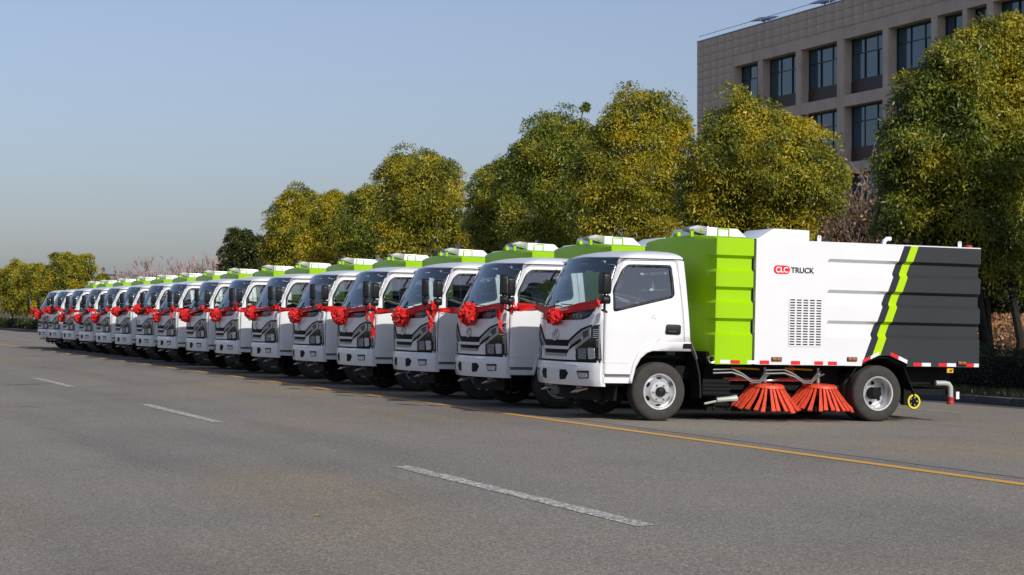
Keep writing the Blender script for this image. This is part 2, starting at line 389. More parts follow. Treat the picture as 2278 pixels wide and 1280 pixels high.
for a, b in ((892, 1440), (320, 487), (80, 160)):
    x, y0, y1 = dash_span(a, b); mark('white_lane_dash', x, y0, y1, .15, LINE_W, rough=.012)
for k in range(1, 6): mark('white_lane_dash', 5.50, 68.5 + k * 15, 74.5 + k * 15, .15, LINE_W)
mark('white_edge_line', 16.95, 24.6, 29, .12, LINE_W, rough=.006)
mark('white_edge_line', 16.95, 80, 130, .12, LINE_W)
for k in range(5): mark('white_lane_dash', 12.6, 84 + k * 15, 90 + k * 15, .15, LINE_W)
TAR = mat('tar', (.03, .028, .027), .6)
def road_crack(Xa, ya, Xb, yb):                        # a jagged dark crack between two points of the road surface
    def onroad(X, y):
        w = 40
        for _ in range(12): q = at(X, y, w); w = F_PX * (ZC - zg(q.x)) / (y - HY)
        return at(X, y, w)
    a, b = onroad(Xa, ya), onroad(Xb, yb); n = 14; v = []
    for i in range(n + 1):
        q = a.lerp(b, i / n); q += Vector((0, random.uniform(-.12, .12), 0)); h = .035 * math.sin(math.pi * (i + .4) / (n + .8)) + .008
        for s_ in (-1, 1): v.append((q.x, q.y + s_ * h, zg(q.x) + .004))
    o = MB().add(v, [(2 * i, 2 * i + 1, 2 * i + 3, 2 * i + 2) for i in range(n)]).build('road_crack', TAR, smooth=False, normals=False); o['kind'] = 'structure'
for c in ((166, 834, 246, 834.5), (0, 858, 118, 854), (271, 877, 297, 877.5), (330, 868, 372, 873), (60, 818, 110, 818), (30, 905, 95, 907)): road_crack(*c)
p = at(693, 1169, 13.6); lf = MB().add([(0, 0, .006), (.05, .02, .012), (.11, .005, .006), (.05, -.02, .014)], [(0, 1, 2, 3)]).build('fallen_leaf', LEAF_ROAD, smooth=False, normals=False)
lf.location = (p.x, p.y, zg(p.x) + .004); tag(lf, 'small yellow leaf lying on the bare asphalt', 'leaf')

# ------------------------------------------------------------------ office building behind the trees
BX, BTOP = 55.0, 16.95 + ZC
bld = tag(empty('office_building', (BX, 84, -.1)), 'brown grey stone office block with dark recessed windows behind the trees', 'building')
def bpart(mb, name, m, parent=bld, **k):
    o = mb.build(name, m, parent, **k); o.matrix_parent_inverse = Matrix.Translation(-Vector(bld.location)); return o
colE = [(103.4, 103.4), (100.46, 99.9), (96.0, 95.4), (91.5, 90.8), (86.9, 86.35), (82.4, 81.9), (79.7, 79.35), (77.7, 77.2), (73.2, 72.6), (68.6, 68), (64, 63.4), (59.5, 59)]
heads = [16.2 - 3.68 * k for k in range(4)]            # underside of each beam
wall = MB()
wall.box(BX + 1.0, 55, -.1, BX + 14, 108.2, BTOP - .3)                              # core
wall.box(BX, 103.4, -.1, BX + 1.0, 108.3, BTOP - .02)
for (a, b) in colE[1:]: wall.box(BX + .01, b, -.1, BX + 1.0, a, heads[0])
wall.box(BX + .012, 55, -.1, BX + 1.0, 59.5, heads[0])
wall.box(BX + .004, 55, heads[0], BX + 1.0, 103.4, BTOP - .02)
for k in range(1, 4): wall.box(BX + .02, 59.2, heads[k], BX + .9, 103.4, heads[k] + .62)
wall.box(BX + .02, 59.2, -.1, BX + .9, 103.4, heads[3] - 2.9)
bpart(wall, 'wall', STONE2, smooth=False)
bpart(MB().box(BX - .05, 55, BTOP, BX + .4, 108.35, BTOP + .05), 'coping', COPING, smooth=False)
rail = MB(); rail.tube([(BX + .1, 55, BTOP + .35), (BX + .1, 108.2, BTOP + .35)], .02, 6)
for i in range(28): rail.tube([(BX + .1, 55.2 + i * 1.96, BTOP + .04), (BX + .1, 55.2 + i * 1.96, BTOP + .35)], .012, 5)
bpart(rail, 'roof_rail', COPING)
pm = MB().box(-.03, .012, .012, .02, .968, .468).mesh('stone_panel', STONE, bevel=.003, smooth=False)
for r in range(15):
    for c in range(5):
        o = link('stone_panel', pm, bld); o.matrix_parent_inverse = Matrix.Translation(-Vector(bld.location)); o.location = (BX + random.uniform(-.003, .003), 108.3 - .98 * (c + 1), BTOP - .02 - .48 * (r + 1))
for r in range(3):
    for c in range(44):
        o = link('stone_panel', pm, bld); o.matrix_parent_inverse = Matrix.Translation(-Vector(bld.location)); o.location = (BX + random.uniform(-.003, .003), 103.4 - .98 * (c + 1), BTOP - .02 - .48 * (r + 1))
for k, hz in enumerate(heads):
    for i in range(len(colE) - 1):
        y1, y0 = colE[i][1] - .0, colE[i + 1][0]; w = y1 - y0; z1 = hz - .02; z0 = hz - (2.9 if k < 3 else 2.6)
        X = BX + .52
        fr = MB(); t = .05; nv = 3 if w > 2 else 1; zs = z0 + .62; zm = zs + (z1 - zs) * .62
        for j in range(nv + 1): yy = y0 + (w - t) * j / nv; fr.box(X, yy, zs, X + .1, yy + t, z1)
        for z in (zs, zm, z1 - t): fr.box(X + .004, y0, z, X + .09, y1, z + t)
        f = bpart(fr, 'window', FRAME, smooth=False)
        bpart(MB().box(X - .03, y0, z0 - .14, X + .12, y1, zs - .003), 'spandrel', BROWN, smooth=False)
        for j in range(nv):
            for (a, b) in ((zs, zm), (zm, z1)):
                ya, yb = y0 + w * j / nv + .03, y0 + w * (j + 1) / nv - .02
                tl = random.uniform(-.02, .02)
                o = MB().add([(X + .05, ya, a + .03), (X + .05 + tl, yb, a + .03), (X + .05 + tl, yb, b - .0), (X + .05, ya, b - .0)], [(0, 1, 2, 3)]).build('pane', PANE, f, smooth=False)
                pass
opened = MB().box(BX - .25, 86.2, heads[0] - 2.3, BX + .5, 86.26, heads[0] - 1.0)
for n_, (X_, y_, lab) in enumerate(((1700, 43, 'dark flat solar floodlight on the roof edge, farther left one'), (1835, 5, 'dark flat solar floodlight on the roof edge, cut by the top of the frame'))):
    w = depth(X_, BX + .8); q = at(X_, y_, w); q.z = BTOP + .5 if n_ == 0 else BTOP + .5
    e = tag(empty('roof_floodlight', (q.x, q.y, BTOP)), lab, 'floodlight', 'solar floodlights on the roof edge')
    MB().tube([(0, 0, 0), (0, 0, .45)], .05, 8).box(-.08, -.3, .38, .08, .3, .44).build('stand', FRAME, e)
    pb = MB().box(-.35, -1.1, -.03, .35, 1.1, .03).build('panel', PANEL, e, bevel=.01); pb.location = (0, 0, .5); pb.rotation_euler = (R(6), R(-22), 0)
fb = tag(empty('office_building', (BX, 158, 0)), 'distant blue grey flat roofed building glimpsed between two trees', 'building')
def fpart(mb, name, m):
    o = mb.build(name, m, fb, smooth=False); o.matrix_parent_inverse = Matrix.Translation(-Vector(fb.location)); return o
fpart(MB().box(BX, 156, -.1, BX + 12, 161.5, 8.6).box(BX + .02, 140, -.1, BX + 12, 155.99, 9.6), 'wall', FARWALL)
fpart(MB().box(BX - .1, 155.9, 8.6, BX + 12, 161.6, 8.75).box(BX - .1, 139.9, 9.6, BX + 12, 155.9, 9.75), 'roof', mat('far_roof', (.26, .28, .31), .8))
for k in range(3):
    for j in range(4): fpart(MB().box(BX - .03, 141 + j * 5, 1.5 + k * 2.6, BX + .3, 143.6 + j * 5, 3.1 + k * 2.6), 'window', PANE)
# ------------------------------------------------------------------ the sweeper truck, built once in its own frame:
# x runs to the rear from the front axle, y across (negative = the side towards the photographer), z up
def interp(t, pts):
    if t <= pts[0][0]: return pts[0][1]
    for (a, b), (c, d) in zip(pts, pts[1:]):
        if t <= c: return b + (d - b) * (t - a) / (c - a)
    return pts[-1][1]
FRONT = [(.4, -1.025), (.75, -1.035), (1.0, -1.04), (1.25, -1.035), (1.36, -1.03), (1.44, -1.01), (1.6, -.94), (1.8, -.84), (2.0, -.745), (2.09, -.70), (2.14, -.59)]
HALF = [(1.25, .95), (1.45, .94), (1.8, .905), (2.07, .87), (2.2, .85)]
REARX = [(.5, .45), (1.0, .44), (1.43, .405), (2.08, .36), (2.2, .34)]
def bow(y, hy=.95):
    a = abs(y) * .95 / hy; b = .148 * (min(a, .84) / .82) ** 2
    if a > .84: t = min(1, (a - .84) / .11); b += .36 * .11 * t + .085 * (1 - math.sqrt(max(0, 1 - t * t)))
    return b
def Fx(y, z): return interp(z, FRONT) + bow(y, interp(z, HALF))
truck = empty('sweeper_truck')
def part(mb, name, m, parent=truck, **k): return mb.build(name, m, parent, **k)
def both(name, m, fn, parent=truck, **k):              # the same part on the near and on the far side
    r = []
    for s in (-1, 1): mb = MB(); fn(mb, s); r.append(mb.build(name, m, parent, **k))
    return r

# cab shell: rings at rising heights
def ring(z, inset=0, x_in=0):
    hy = interp(min(z, 2.07), HALF); pts = []
    ts = [-1 + 2 * i / 30 for i in range(31)]
    ys = [math.copysign((.84 * abs(t) / .8 if abs(t) < .8 else .84 + .11 * math.sin((abs(t) - .8) / .2 * math.pi / 2)), t) for t in ts]
    sc = (hy - inset) / .95
    for y in ys: pts.append((interp(min(z, 2.09), FRONT) + bow(y) + x_in, y * sc, z))
    xr = interp(z, REARX) - inset * .5; x0 = pts[-1][0]; rr = .05
    side = [x0 + (xr - rr - x0) * (i / 12) for i in range(1, 13)]
    for x in side: pts.append((x, hy - inset, z))
    pts.append((xr - .012, hy - inset - .012, z))
    for i in range(9): pts.append((xr, (hy - inset - .05) * (1 - 2 * i / 8), z))
    pts.append((xr - .012, -(hy - inset) + .012, z))
    for x in side[::-1]: pts.append((x, -(hy - inset), z))
    return pts
zs = [.48, .6, .74, .85, 1.0, 1.12, 1.25, 1.33, 1.44, 1.56, 1.68, 1.8, 1.92, 2.0, 2.06]
rings = [ring(z) for z in zs] + [ring(2.095, .012, .03), ring(2.125, .045, .09), ring(2.15, .10, .17), ring(2.172, .20, .28), ring(2.187, .36, .42), ring(2.194, .56, .56)]
n = len(rings[0]); V = [p for r in rings for p in r]
Fc = [(i * n + j, i * n + (j + 1) % n, (i + 1) * n + (j + 1) % n, (i + 1) * n + j) for i in range(len(rings) - 1) for j in range(n)]
Fc.append(tuple(range((len(rings) - 1) * n, len(rings) * n)))
me = bpy.data.meshes.new('tmp'); me.from_pydata(V, [], Fc); bm = bmesh.new(); bm.from_mesh(me); bpy.data.meshes.remove(me)
bmesh.ops.recalc_face_normals(bm, faces=bm.faces)
if sum(f.normal.y * f.calc_center_median().y for f in bm.faces) < 0: bmesh.ops.reverse_faces(bm, faces=bm.faces)
def carve(poly, ax, pred):
    hp = halfplanes(poly); xs = [p[0] for p in poly]; ys = [p[1] for p in poly]
    bb = (min(xs) - 1e-4, max(xs) + 1e-4, min(ys) - 1e-4, max(ys) + 1e-4)
    for (a, b, c) in hp:
        fs = []
        for f in bm.faces:
            if not pred(f): continue
            cx = [v.co[ax[0]] for v in f.verts]; cy = [v.co[ax[1]] for v in f.verts]
            if max(cx) < bb[0] or min(cx) > bb[1] or max(cy) < bb[2] or min(cy) > bb[3]: continue
            fs.append(f)
        no = [0, 0, 0]; no[ax[0]] = a; no[ax[1]] = b
        es = {e for f in fs for e in f.edges}; vs_ = {v for f in fs for v in f.verts}
        bmesh.ops.bisect_plane(bm, geom=list(vs_) + list(es) + fs, dist=1e-5, plane_co=[x * c for x in no], plane_no=no)
    out = []
    for f in bm.faces:
        if not pred(f): continue
        ct = f.calc_center_median()
        if all(a * ct[ax[0]] + b * ct[ax[1]] <= c + 1e-6 for (a, b, c) in hp): out.append(f)
    return out
def take(fs):
    mb = MB(); idx = {}
    for f in fs:
        for v in f.verts:
            if v not in idx: idx[v] = len(mb.v); mb.v.append(tuple(v.co))
        mb.f.append(tuple(idx[v] for v in f.verts)); mb.m.append(0)
    bmesh.ops.delete(bm, geom=fs, context='FACES'); return mb
def solid(mb, name, mats, parent, t=.03, inner=1):
    me = mb.mesh(name, mats, normals=False); o = bpy.data.objects.new('tmp', me); COL.objects.link(o)
    md = o.modifiers.new('s', 'SOLIDIFY'); md.thickness = t; md.offset = -1; md.material_offset = inner if len(mats) > 1 else 0; md.material_offset_rim = 0
    me2 = bpy.data.meshes.new_from_object(o.evaluated_get(bpy.context.evaluated_depsgraph_get())); bpy.data.objects.remove(o)
    me2.name = name; return link(name, me2, parent)
def inset(poly, d):
    hp = halfplanes(poly); big = [(-9, -9), (9, -9), (9, 9), (-9, 9)]
    for (a, b, c) in hp: big = clip_poly(big, (a, b, c - d))
    return big
def roundpoly(poly, r, k=3):
    out = []; n = len(poly)
    for i in range(n):
        p, a, b = Vector(poly[i]), Vector(poly[i - 1]), Vector(poly[(i + 1) % n])
        ra = min(r, (a - p).length * .45, (b - p).length * .45); p0 = p + (a - p).normalized() * ra; p1 = p + (b - p).normalized() * ra
        for j in range(k + 1): t = j / k; q = p0 * (1 - t) ** 2 + p * 2 * t * (1 - t) + p1 * t * t; out.append((q.x, q.y))
    return out
WS = [(-.815, 1.40), (-.755, 1.315), (-.645, 1.277), (0, 1.258), (.645, 1.277), (.755, 1.315), (.815, 1.40), (.845, 1.46), (.80, 2.065), (.78, 2.082), (0, 2.10), (-.78, 2.082), (-.80, 2.065), (-.845, 1.46)]
isf = lambda f: f.calc_center_median().x < -.30 and f.normal.x < -.35
carve([(-.834, 1.425), (0, 1.395), (.834, 1.425), (.792, 2.05), (0, 2.078), (-.792, 2.05)], (1, 2), isf)
glass_f = carve([(-.834, 1.425), (0, 1.395), (.834, 1.425), (.792, 2.05), (0, 2.078), (-.792, 2.05)], (1, 2), isf)
wsg = take(glass_f); windscreen = wsg.build('windscreen', GLASS, truck, normals=False)
blk = take(carve(WS, (1, 2), isf)); windscreen_surround = solid(blk, 'windscreen_surround', [GLOSSB], truck, .02, 0)
DOOR = [(-.80, .58), (.36, .58), (.345, 1.0), (.315, 1.43), (.25, 2.045), (.20, 2.06), (-.50, 2.05), (-.575, 2.0), (-.80, 1.45)]
WIN = roundpoly([(-.672, 1.375), (.165, 1.575), (.20, 1.62), (.165, 2.0), (-.455, 1.99), (-.53, 1.93), (-.672, 1.66)], .05)
doors = []
for s in (-1, 1):
    side = lambda f, s=s: f.calc_center_median().y * s > .6 and f.normal.y * s > .2 and f.calc_center_median().x < .5
    bmesh.ops.delete(bm, geom=carve([(-.41, .40), (-.395, .52), (-.355, .68), (-.285, .80), (-.2, .868), (-.12, .895), (.60, .90), (.60, .40)], (0, 2), side), context='FACES')
    fen = take(carve([(-.445, .40), (-.432, .53), (-.392, .726), (-.33, .85), (-.252, .932), (-.159, .985), (-.06, 1.008), (.60, 1.02), (.60, .40)], (0, 2), side))
    for i, v in enumerate(fen.v): fen.v[i] = (v[0], v[1] + s * .016, v[2])
    solid(fen, 'wheel_arch_trim', [WHITE, BLACK], truck, .05)
    bmesh.ops.delete(bm, geom=carve([(-.43, .40), (-.43, .579), (-.9, .579), (-.9, .40)], (0, 2), side), context='FACES')
    outer = carve(DOOR, (0, 2), side)
    inner = carve(inset(DOOR, .010), (0, 2), side); keep = set(inner)
    bmesh.ops.delete(bm, geom=[f for f in carve(DOOR, (0, 2), side) if f not in keep], context='FACES')
    carve(WIN, (0, 2), side); gl = carve(inset(WIN, .034), (0, 2), side); g_mb = take(gl); seal = take(carve(WIN, (0, 2), side))
    d_mb = take(carve(DOOR, (0, 2), side)); d = solid(d_mb, 'door', [WHITE, INTER], truck, .035); doors.append(d)
    for i, v in enumerate(g_mb.v): g_mb.v[i] = (v[0], v[1] - s * .012, v[2])
    g_mb.build('door_window', SGLASS, d, normals=False); solid(seal, 'window_seal', [BLACK], d, .03, 0)
    hd = MB(); hd.prism(roundpoly([(.055, 1.11), (.275, 1.105), (.28, 1.235), (.07, 1.24)], .03), 1, s * .925, s * .960)
    hd.prism(roundpoly([(.09, 1.128), (.20, 1.126), (.215, 1.155), (.09, 1.155)], .01), 1, s * .955, s * .972); hd.build('door_handle', BLACK, d, bevel=.004)
    MB().tube([(.12, s * .962, 1.145), (.19, s * .968, 1.145)], .006, 6).build('handle_lever', STEEL, d)
    em = MB()
    for (x, z) in ((-.12, 1.335), (-.10, 1.30), (-.145, 1.305)): em.box(x, s * .9405, z, x + .03, s * .9475, z + .018)
    em.build('door_emblem', mat('faint_silver', (.52, .52, .52), .5), d, smooth=False)
back = lambda f: f.normal.x > .6
take(carve([(-.6, 1.50), (.6, 1.50), (.6, 1.93), (-.6, 1.93)], (1, 2), back)).build('rear_window', SGLASS, truck, normals=False)
low = lambda f: f.calc_center_median().x > -.35
bmesh.ops.bisect_plane(bm, geom=list({q for f in bm.faces if low(f) for q in (f, *f.edges, *f.verts)}), dist=1e-5, plane_co=(0, 0, .90), plane_no=(0, 0, 1))
bmesh.ops.delete(bm, geom=[f for f in bm.faces if low(f) and f.calc_center_median().z < .90], context='FACES')
cab_mb = take(list(bm.faces)); bm.free()
cab = solid(cab_mb, 'cab_body', [WHITE, INTER], truck, .03)
both('roof_gutter', BLACK, lambda mb, s: mb.tube([(-.56, s * .862, 2.058), (-.45, s * .872, 2.068), (.30, s * .874, 2.072), (.352, s * .868, 2.070)], .007, 6))
both('pillar_vent', BLACK, lambda mb, s: sheet(mb, [[(-.745, 1.80), (-.725, 1.78), (-.635, 1.93), (-.645, 1.96)]], lambda x, z: (x, s * (interp(z, HALF) - .012 + .012 * min(1, (x + .76) * 12)), z), (0, -s * .02, 0), .05))
# cab inside
MB().box(-.80, -.78, .80, .40, .78, .84).box(-.74, -.86, .44, -.46, .86, .80).box(-.46, -.60, .44, .40, .60, .80).build('floor_light_block', CHASSIS, truck)  # floor slab; the lower black boxes are added to block light in the arches
MB().prism([(-.80, 1.34), (-.72, 1.42), (-.58, 1.38), (-.55, 1.0), (-.78, .84), (-.80, .84)], 1, -.80, .80).build('dashboard', INTER, truck, bevel=.02)
MB().box(-.80, -.35, 1.40, -.62, -.62, 1.50).build('instrument_hood', BLACK, truck, bevel=.03)
for y in (-.45, .05, .48):
    st = MB().prism([(-.25, 1.02), (.16, .98), (.30, 1.66), (.22, 1.68), (.08, 1.12), (-.26, 1.13)], 1, y - .21, y + .21)
    st.prism([(.22, 1.70), (.30, 1.70), (.33, 1.88), (.25, 1.90)], 1, y - .12, y + .12); st.build('seat', SEAT, truck, bevel=.025)
sw = MB(); cS, tilt = Vector((-.24, -.55, 1.545)), R(14)
def swp(a, r=.265): return cS + Vector((math.cos(a) * r * math.cos(tilt), math.sin(a) * r, -math.cos(a) * r * math.sin(tilt)))
sw.tube([swp(2 * math.pi * i / 28) for i in range(28)], .021, 8, closed=True)
for a in (0.5, 2.6, 4.7): sw.tube([swp(a), cS - Vector((-.02, 0, .03))], .013, 6)
sw.tube([cS - Vector((-.02, 0, .03)), cS + Vector((-.25, 0, -.35))], .03, 8); sw.build('steering_wheel', BEIGE, truck)
MB().tube([(-.66, 0, 2.06), (-.64, 0, 1.98)], .008, 6).box(-.655, -.11, 1.93, -.635, .11, 1.99).build('interior_mirror', BLACK, truck)
both('sun_visor', INTER, lambda mb, s: mb.prism([(-.66, 2.03), (-.57, 1.90), (-.555, 1.905), (-.64, 2.04)], 1, s * .12, s * .62))

# front panel pieces, each a solid laid on the curved front
def fp(name, polys, m, off=.006, t=.02, parent=truck, mirror=False, step=.07, z_f=None):
    r = []
    for s in ((1, -1) if mirror else (1,)):
        mb = MB(); sheet(mb, [[(y * s, z) for (y, z) in p] for p in polys], lambda y, z: (Fx(y, z) - off, y, z), (t, 0, 0), step)
        r.append(mb.build(name, m, parent, angle=30))
    return r
fp('grille_slot', [[(-.385, .985), (.385, .985), (.35, .932), (-.35, .932)]], CHASSIS, .004)
fp('grille_bar', [[(-.40, .930), (.40, .930), (.37, .892), (-.37, .892)]], WHITE, .022, .03)
fp('grille_slot', [[(-.378, .890), (.378, .890), (.33, .840), (-.33, .840)]], CHASSIS, .004)
fp('grille_bar', [[(-.34, .838), (.34, .838), (.31, .808), (-.31, .808)]], SATIN, .022, .03)
fp('grille_wing', [[(.41, .992), (.61, 1.118), (.62, 1.035), (.41, .93)]], SATIN, .012, .02, mirror=True)
fp('grille_wing', [[(.355, .838), (.385, .86), (.52, .925), (.52, .762), (.33, .79)]], WHITE, .014, .02, mirror=True)
fp('grille_edge', [[(.385, .985), (.41, .990), (.625, 1.128), (.615, 1.160), (.37, 1.012)], [(.625, 1.128), (.80, 1.190), (.80, 1.215), (.615, 1.160)]], CHASSIS, .007, mirror=True)
fp('grille_edge', [[(-.385, .985), (.385, .985), (.37, 1.012), (-.37, 1.012)]], CHASSIS, .007)
fp('grille_edge', [[(.375, .888), (.40, .925), (.625, 1.036), (.625, .996)]], CHASSIS, .009, mirror=True)
fp('chrome_bracket', [[(.63, 1.128), (.795, 1.185), (.795, 1.16), (.63, 1.10)], [(.77, 1.16), (.80, 1.165), (.80, 1.06), (.77, 1.055)], [(.53, .925), (.635, 1.0), (.80, 1.085), (.80, 1.045), (.53, .885)], [(.63, 1.10), (.66, 1.11), (.66, 1.03), (.63, 1.02)]], SATIN, .020, .03, mirror=True)
for h in fp('headlight', [[(.53, .90), (.66, .985), (.80, 1.055), (.835, 1.06), (.835, .757), (.527, .757)], [(.80, 1.055), (.803, 1.187), (.835, 1.20), (.835, 1.055)], [(.835, 1.20), (.91, 1.217), (.93, .762), (.835, .757)], [(.64, 1.02), (.64, 1.105), (.775, 1.155), (.775, 1.085)]], GLOSSB, .009, .02, mirror=True, step=.045):
    s = 1 if sum(v.co.y for v in h.data.vertices) > 0 else -1
    for nm, pl in (('lamp_lens', [(.58, .905), (.722, .915), (.727, .775), (.585, .772)]), ('lamp_lens', [(.752, .918), (.862, .922), (.872, .78), (.772, .775)])):
        mb = MB(); sheet(mb, [roundpoly([(y * s, z) for (y, z) in pl], .02)], lambda y, z: (Fx(y, z) - .016, y, z), (.012, 0, 0), .03); mb.build(nm, LENS if pl[0][0] > .7 else LENS_D, h)
    for k in range(5):
        z = 1.155 - .024 * k; mb = MB(); sheet(mb, [[(.842 * s, z), (.905 * s, z), (.905 * s, z - .010), (.842 * s, z - .010)]], lambda y, z: (Fx(y, z) - .014, y, z), (.01, 0, 0), .02); mb.build('lamp_rib', CHROME, h)
    mb = MB()
    for k in range(7): z = 1.03 - .016 * k; sheet(mb, [[(.885 * s, z), (.91 * s, z), (.91 * s, z - .007), (.885 * s, z - .007)]], lambda y, z: (Fx(y, z) - .014, y, z), (.01, 0, 0), .02)
    mb.build('lamp_ticks', CHROME, h)
    mb = MB(); sheet(mb, [[(.905 * s, 1.20), (.915 * s, 1.20), (.925 * s, .78), (.912 * s, .78)]], lambda y, z: (Fx(y, z) - .013, y, z), (.01, 0, 0), .05); mb.build('lamp_edge', SATIN, h)
fp('bumper_gap', [[(-.92, .732), (.92, .732), (.92, .758), (-.92, .758)]], CHASSIS, .003)
fp('hood_number_panel', [[(-.53, .757), (.53, .757), (.52, .80), (-.52, .80)]], WHITE, .010, .015)
BADGE = mat('badge_silver', (.75, .76, .77), .32, metal=.8)
# emblem: ring with two crossing swallows
def frame_pt(y, z, off): return (Fx(y, z) - off, y, z)
em = MB(); em.tube([frame_pt(-.02 + .085 * math.cos(a), 1.075 + .068 * math.sin(a), .012) for a in (2 * math.pi * i / 24 for i in range(24))], .0085, 6, closed=True)
for s in (-1, 1):
    em.tube([frame_pt(-.02 + s * (.075 - .12 * t) , 1.075 + s * (.050 * math.sin(3.1 * t) - .01), .014) for t in (i / 8 for i in range(9))], [.004 + .012 * math.sin(math.pi * i / 8) for i in range(9)], 6)
em.build('badge', BADGE, truck)
lt = MB(); x0 = -.62                                   # chrome characters on the black panel below the windscreen
for (a, b, c, d) in ((0, 1.330, .05, 1.336), (.005, 1.312, .045, 1.318), (.021, 1.295, .028, 1.345), (.0, 1.295, .012, 1.303), (.038, 1.295, .05, 1.303), (.065, 1.337, .115, 1.343), (.068, 1.318, .112, 1.323), (.065, 1.297, .115, 1.303), (.087, 1.297, .093, 1.343), (.13, 1.325, .18, 1.331), (.152, 1.295, .159, 1.345), (.135, 1.302, .148, 1.308), (.163, 1.302, .176, 1.308)):
    sheet(lt, [[(x0 + a, b), (x0 + c, b), (x0 + c, d), (x0 + a, d)]], lambda y, z: frame_pt(y, z, .006), (.006, 0, 0), .1)
lt.build('front_lettering', SATIN, truck)
# wipers and cowl
for y in (-.40, .22):
    w = MB(); w.tube([frame_pt(y + .30, 1.385, .025), frame_pt(y + .12, 1.43, .03), frame_pt(y - .28, 1.455, .022)], .009, 6); w.tube([frame_pt(y - .36, 1.445, .012), frame_pt(y + .30, 1.475, .012)], .007, 5)
    w.lathe([(.022, -.02), (.022, .02)], frame_pt(y + .30, 1.38, .012), 0, 10); w.build('wiper', BLACK, truck)
# sticker ring inside the windscreen
stk = MB(); yc, zc_ = .45, 1.90
stk.tube([frame_pt(yc + .050 * math.cos(a), zc_ + .052 * math.sin(a), -.004) for a in (2 * math.pi * i / 20 for i in range(20))], .007, 6, closed=True)
stk.tube([frame_pt(yc - .004 + .018 * math.cos(a), zc_ + .012 + .016 * math.sin(a), -.004) for a in (2 * math.pi * i / 10 for i in range(10))], .005, 5, closed=True)
stk.tube([frame_pt(yc - .020, zc_ + .010, -.004), frame_pt(yc - .014, zc_ - .022, -.004), frame_pt(yc + .012, zc_ - .028, -.004)], .005, 5); stk.build('inspection_sticker', PINK, truck)
fp('paper_slip', [[(-.66, 1.455), (-.56, 1.455), (-.56, 1.49), (-.66, 1.49)]], LOGO_W, -.012, .002)
# bumper
bp = MB()
def bumper_x(y, z): return Fx(y, .75) - .030 + .02 * max(0, (.52 - z) / .09) + (.012 if z > .715 else 0)
holes = [[(s * .205, .628), (s * .345, .632), (s * .41, .585), (s * .345, .508), (s * .205, .496)] for s in (1, -1)]
fogs = [[(s * .58, .624), (s * .805, .630), (s * .80, .53), (s * .625, .523)] for s in (1, -1)]
ys = [-.935, -.80, -.58, -.41, -.345, -.205, .205, .345, .41, .58, .80, .935]
cells = []
for a, b in zip(ys, ys[1:]): cells.append([(a, .434), (b, .434), (b, .728), (a, .728)])
sheet(bp, cells, lambda y, z: (bumper_x(y, z), y, z), (.06, 0, 0), .05)
for s in (-1, 1): bp.box(-.80, s * .935 - .006, .436, -.795, s * .935 + .012, .727)
bumper = bp.build('bumper', WHITE, truck, angle=40)
for h in holes:
    mb = MB(); sheet(mb, [h], lambda y, z: (bumper_x(y, z) - .003, y, z), (.02, 0, 0), .06); mb.build('bumper_intake', CHASSIS, bumper)
for h in fogs:
    c = (sum(p[0] for p in h) / 4, sum(p[1] for p in h) / 4); big = [(c[0] + (p[0] - c[0]) * 1.12, c[1] + (p[1] - c[1]) * 1.2) for p in h]
    mb = MB(); sheet(mb, [roundpoly(h, .012)], lambda y, z: (bumper_x(y, z) - .003, y, z), (.02, 0, 0), .06); fg = mb.build('fog_lamp', BLACK, bumper)
    sm = [(c[0] + (p[0] - c[0]) * .78, c[1] - .008 + (p[1] - c[1]) * .62) for p in h]
    mb = MB(); sheet(mb, [roundpoly(sm, .012)], lambda y, z: (bumper_x(y, z) - .006, y, z), (.02, 0, 0), .03); mb.build('fog_lens', LENS, fg)
mb = MB(); sheet(mb, [[(-.60, .690), (.60, .690), (.58, .698), (-.58, .698)], [(-.41, .50), (-.40, .50), (-.50, .436), (-.515, .436)], [(.41, .50), (.515, .436), (.50, .436), (.40, .50)]], lambda y, z: (bumper_x(y, z) - .006, y, z), (.02, 0, 0), .06); mb.build('bumper_crease', WHITE, bumper)
both('door_crease', WHITE, lambda mb, s: mb.prism([(-.78, .735), (-.45, .735), (-.45, .748), (-.78, .748)], 1, s * .945, s * .9545))
both('sill_step', WHITE, lambda mb, s: mb.box(-.785, s * .86, .48, -.43, s * .945, .553))
both('sill_tread', SATIN, lambda mb, s: mb.box(-.765, s * .80, .556, -.44, s * .938, .576))
# mirrors: near one beside the pillar, far one out in front on a long arm
for s, (mx, my) in ((-1, (-.88, 1.12)), (1, (-1.28, 1.19))):
    mb = MB(); y = s * my
    def head(cy, hw, z0, z1, xa, xb, ang): # a housing turned about its own post
        p = MB().prism(roundpoly([(-hw, z0), (hw, z0), (hw * 1.06, z1 - .035), (hw * .6, z1), (-hw * .6, z1), (-hw * 1.06, z1 - .035)], .035), 0, xa, xb)
        c, q = math.cos(ang), math.sin(ang); p.v = [(mx + a * c - b * q, cy + a * q + b * c, z) for a, b, z in p.v]; return p
    ang = 0 if s < 0 else R(-24)
    hw = .085 if s < 0 else .055
    mir = head(y, hw, 1.60, 1.875, -.05, .05, ang).build('wing_mirror', BLACK, truck, bevel=.018)
    head(y, hw * .85, 1.615, 1.855, .051, .056, ang).build('mirror_glass', CHROME, mir)
    head(y, hw * .9, 1.475, 1.585, -.045, .05, ang).build('lower_mirror', BLACK, mir, bevel=.015)
    MB().tube([(mx, y, 1.875), (mx, y, 1.40), (mx + .06, s * (my - .06), 1.375), (-.80 if s > 0 else -.83, s * .955, 1.40)] if s < 0 else [(mx, y, 1.62), (mx, y, 1.42), (mx + .05, s * (my - .02), 1.395), (-.98, s * 1.0, 1.40), (-.78, s * .93, 1.42)], .016, 7).build('mirror_arm', BLACK, mir)

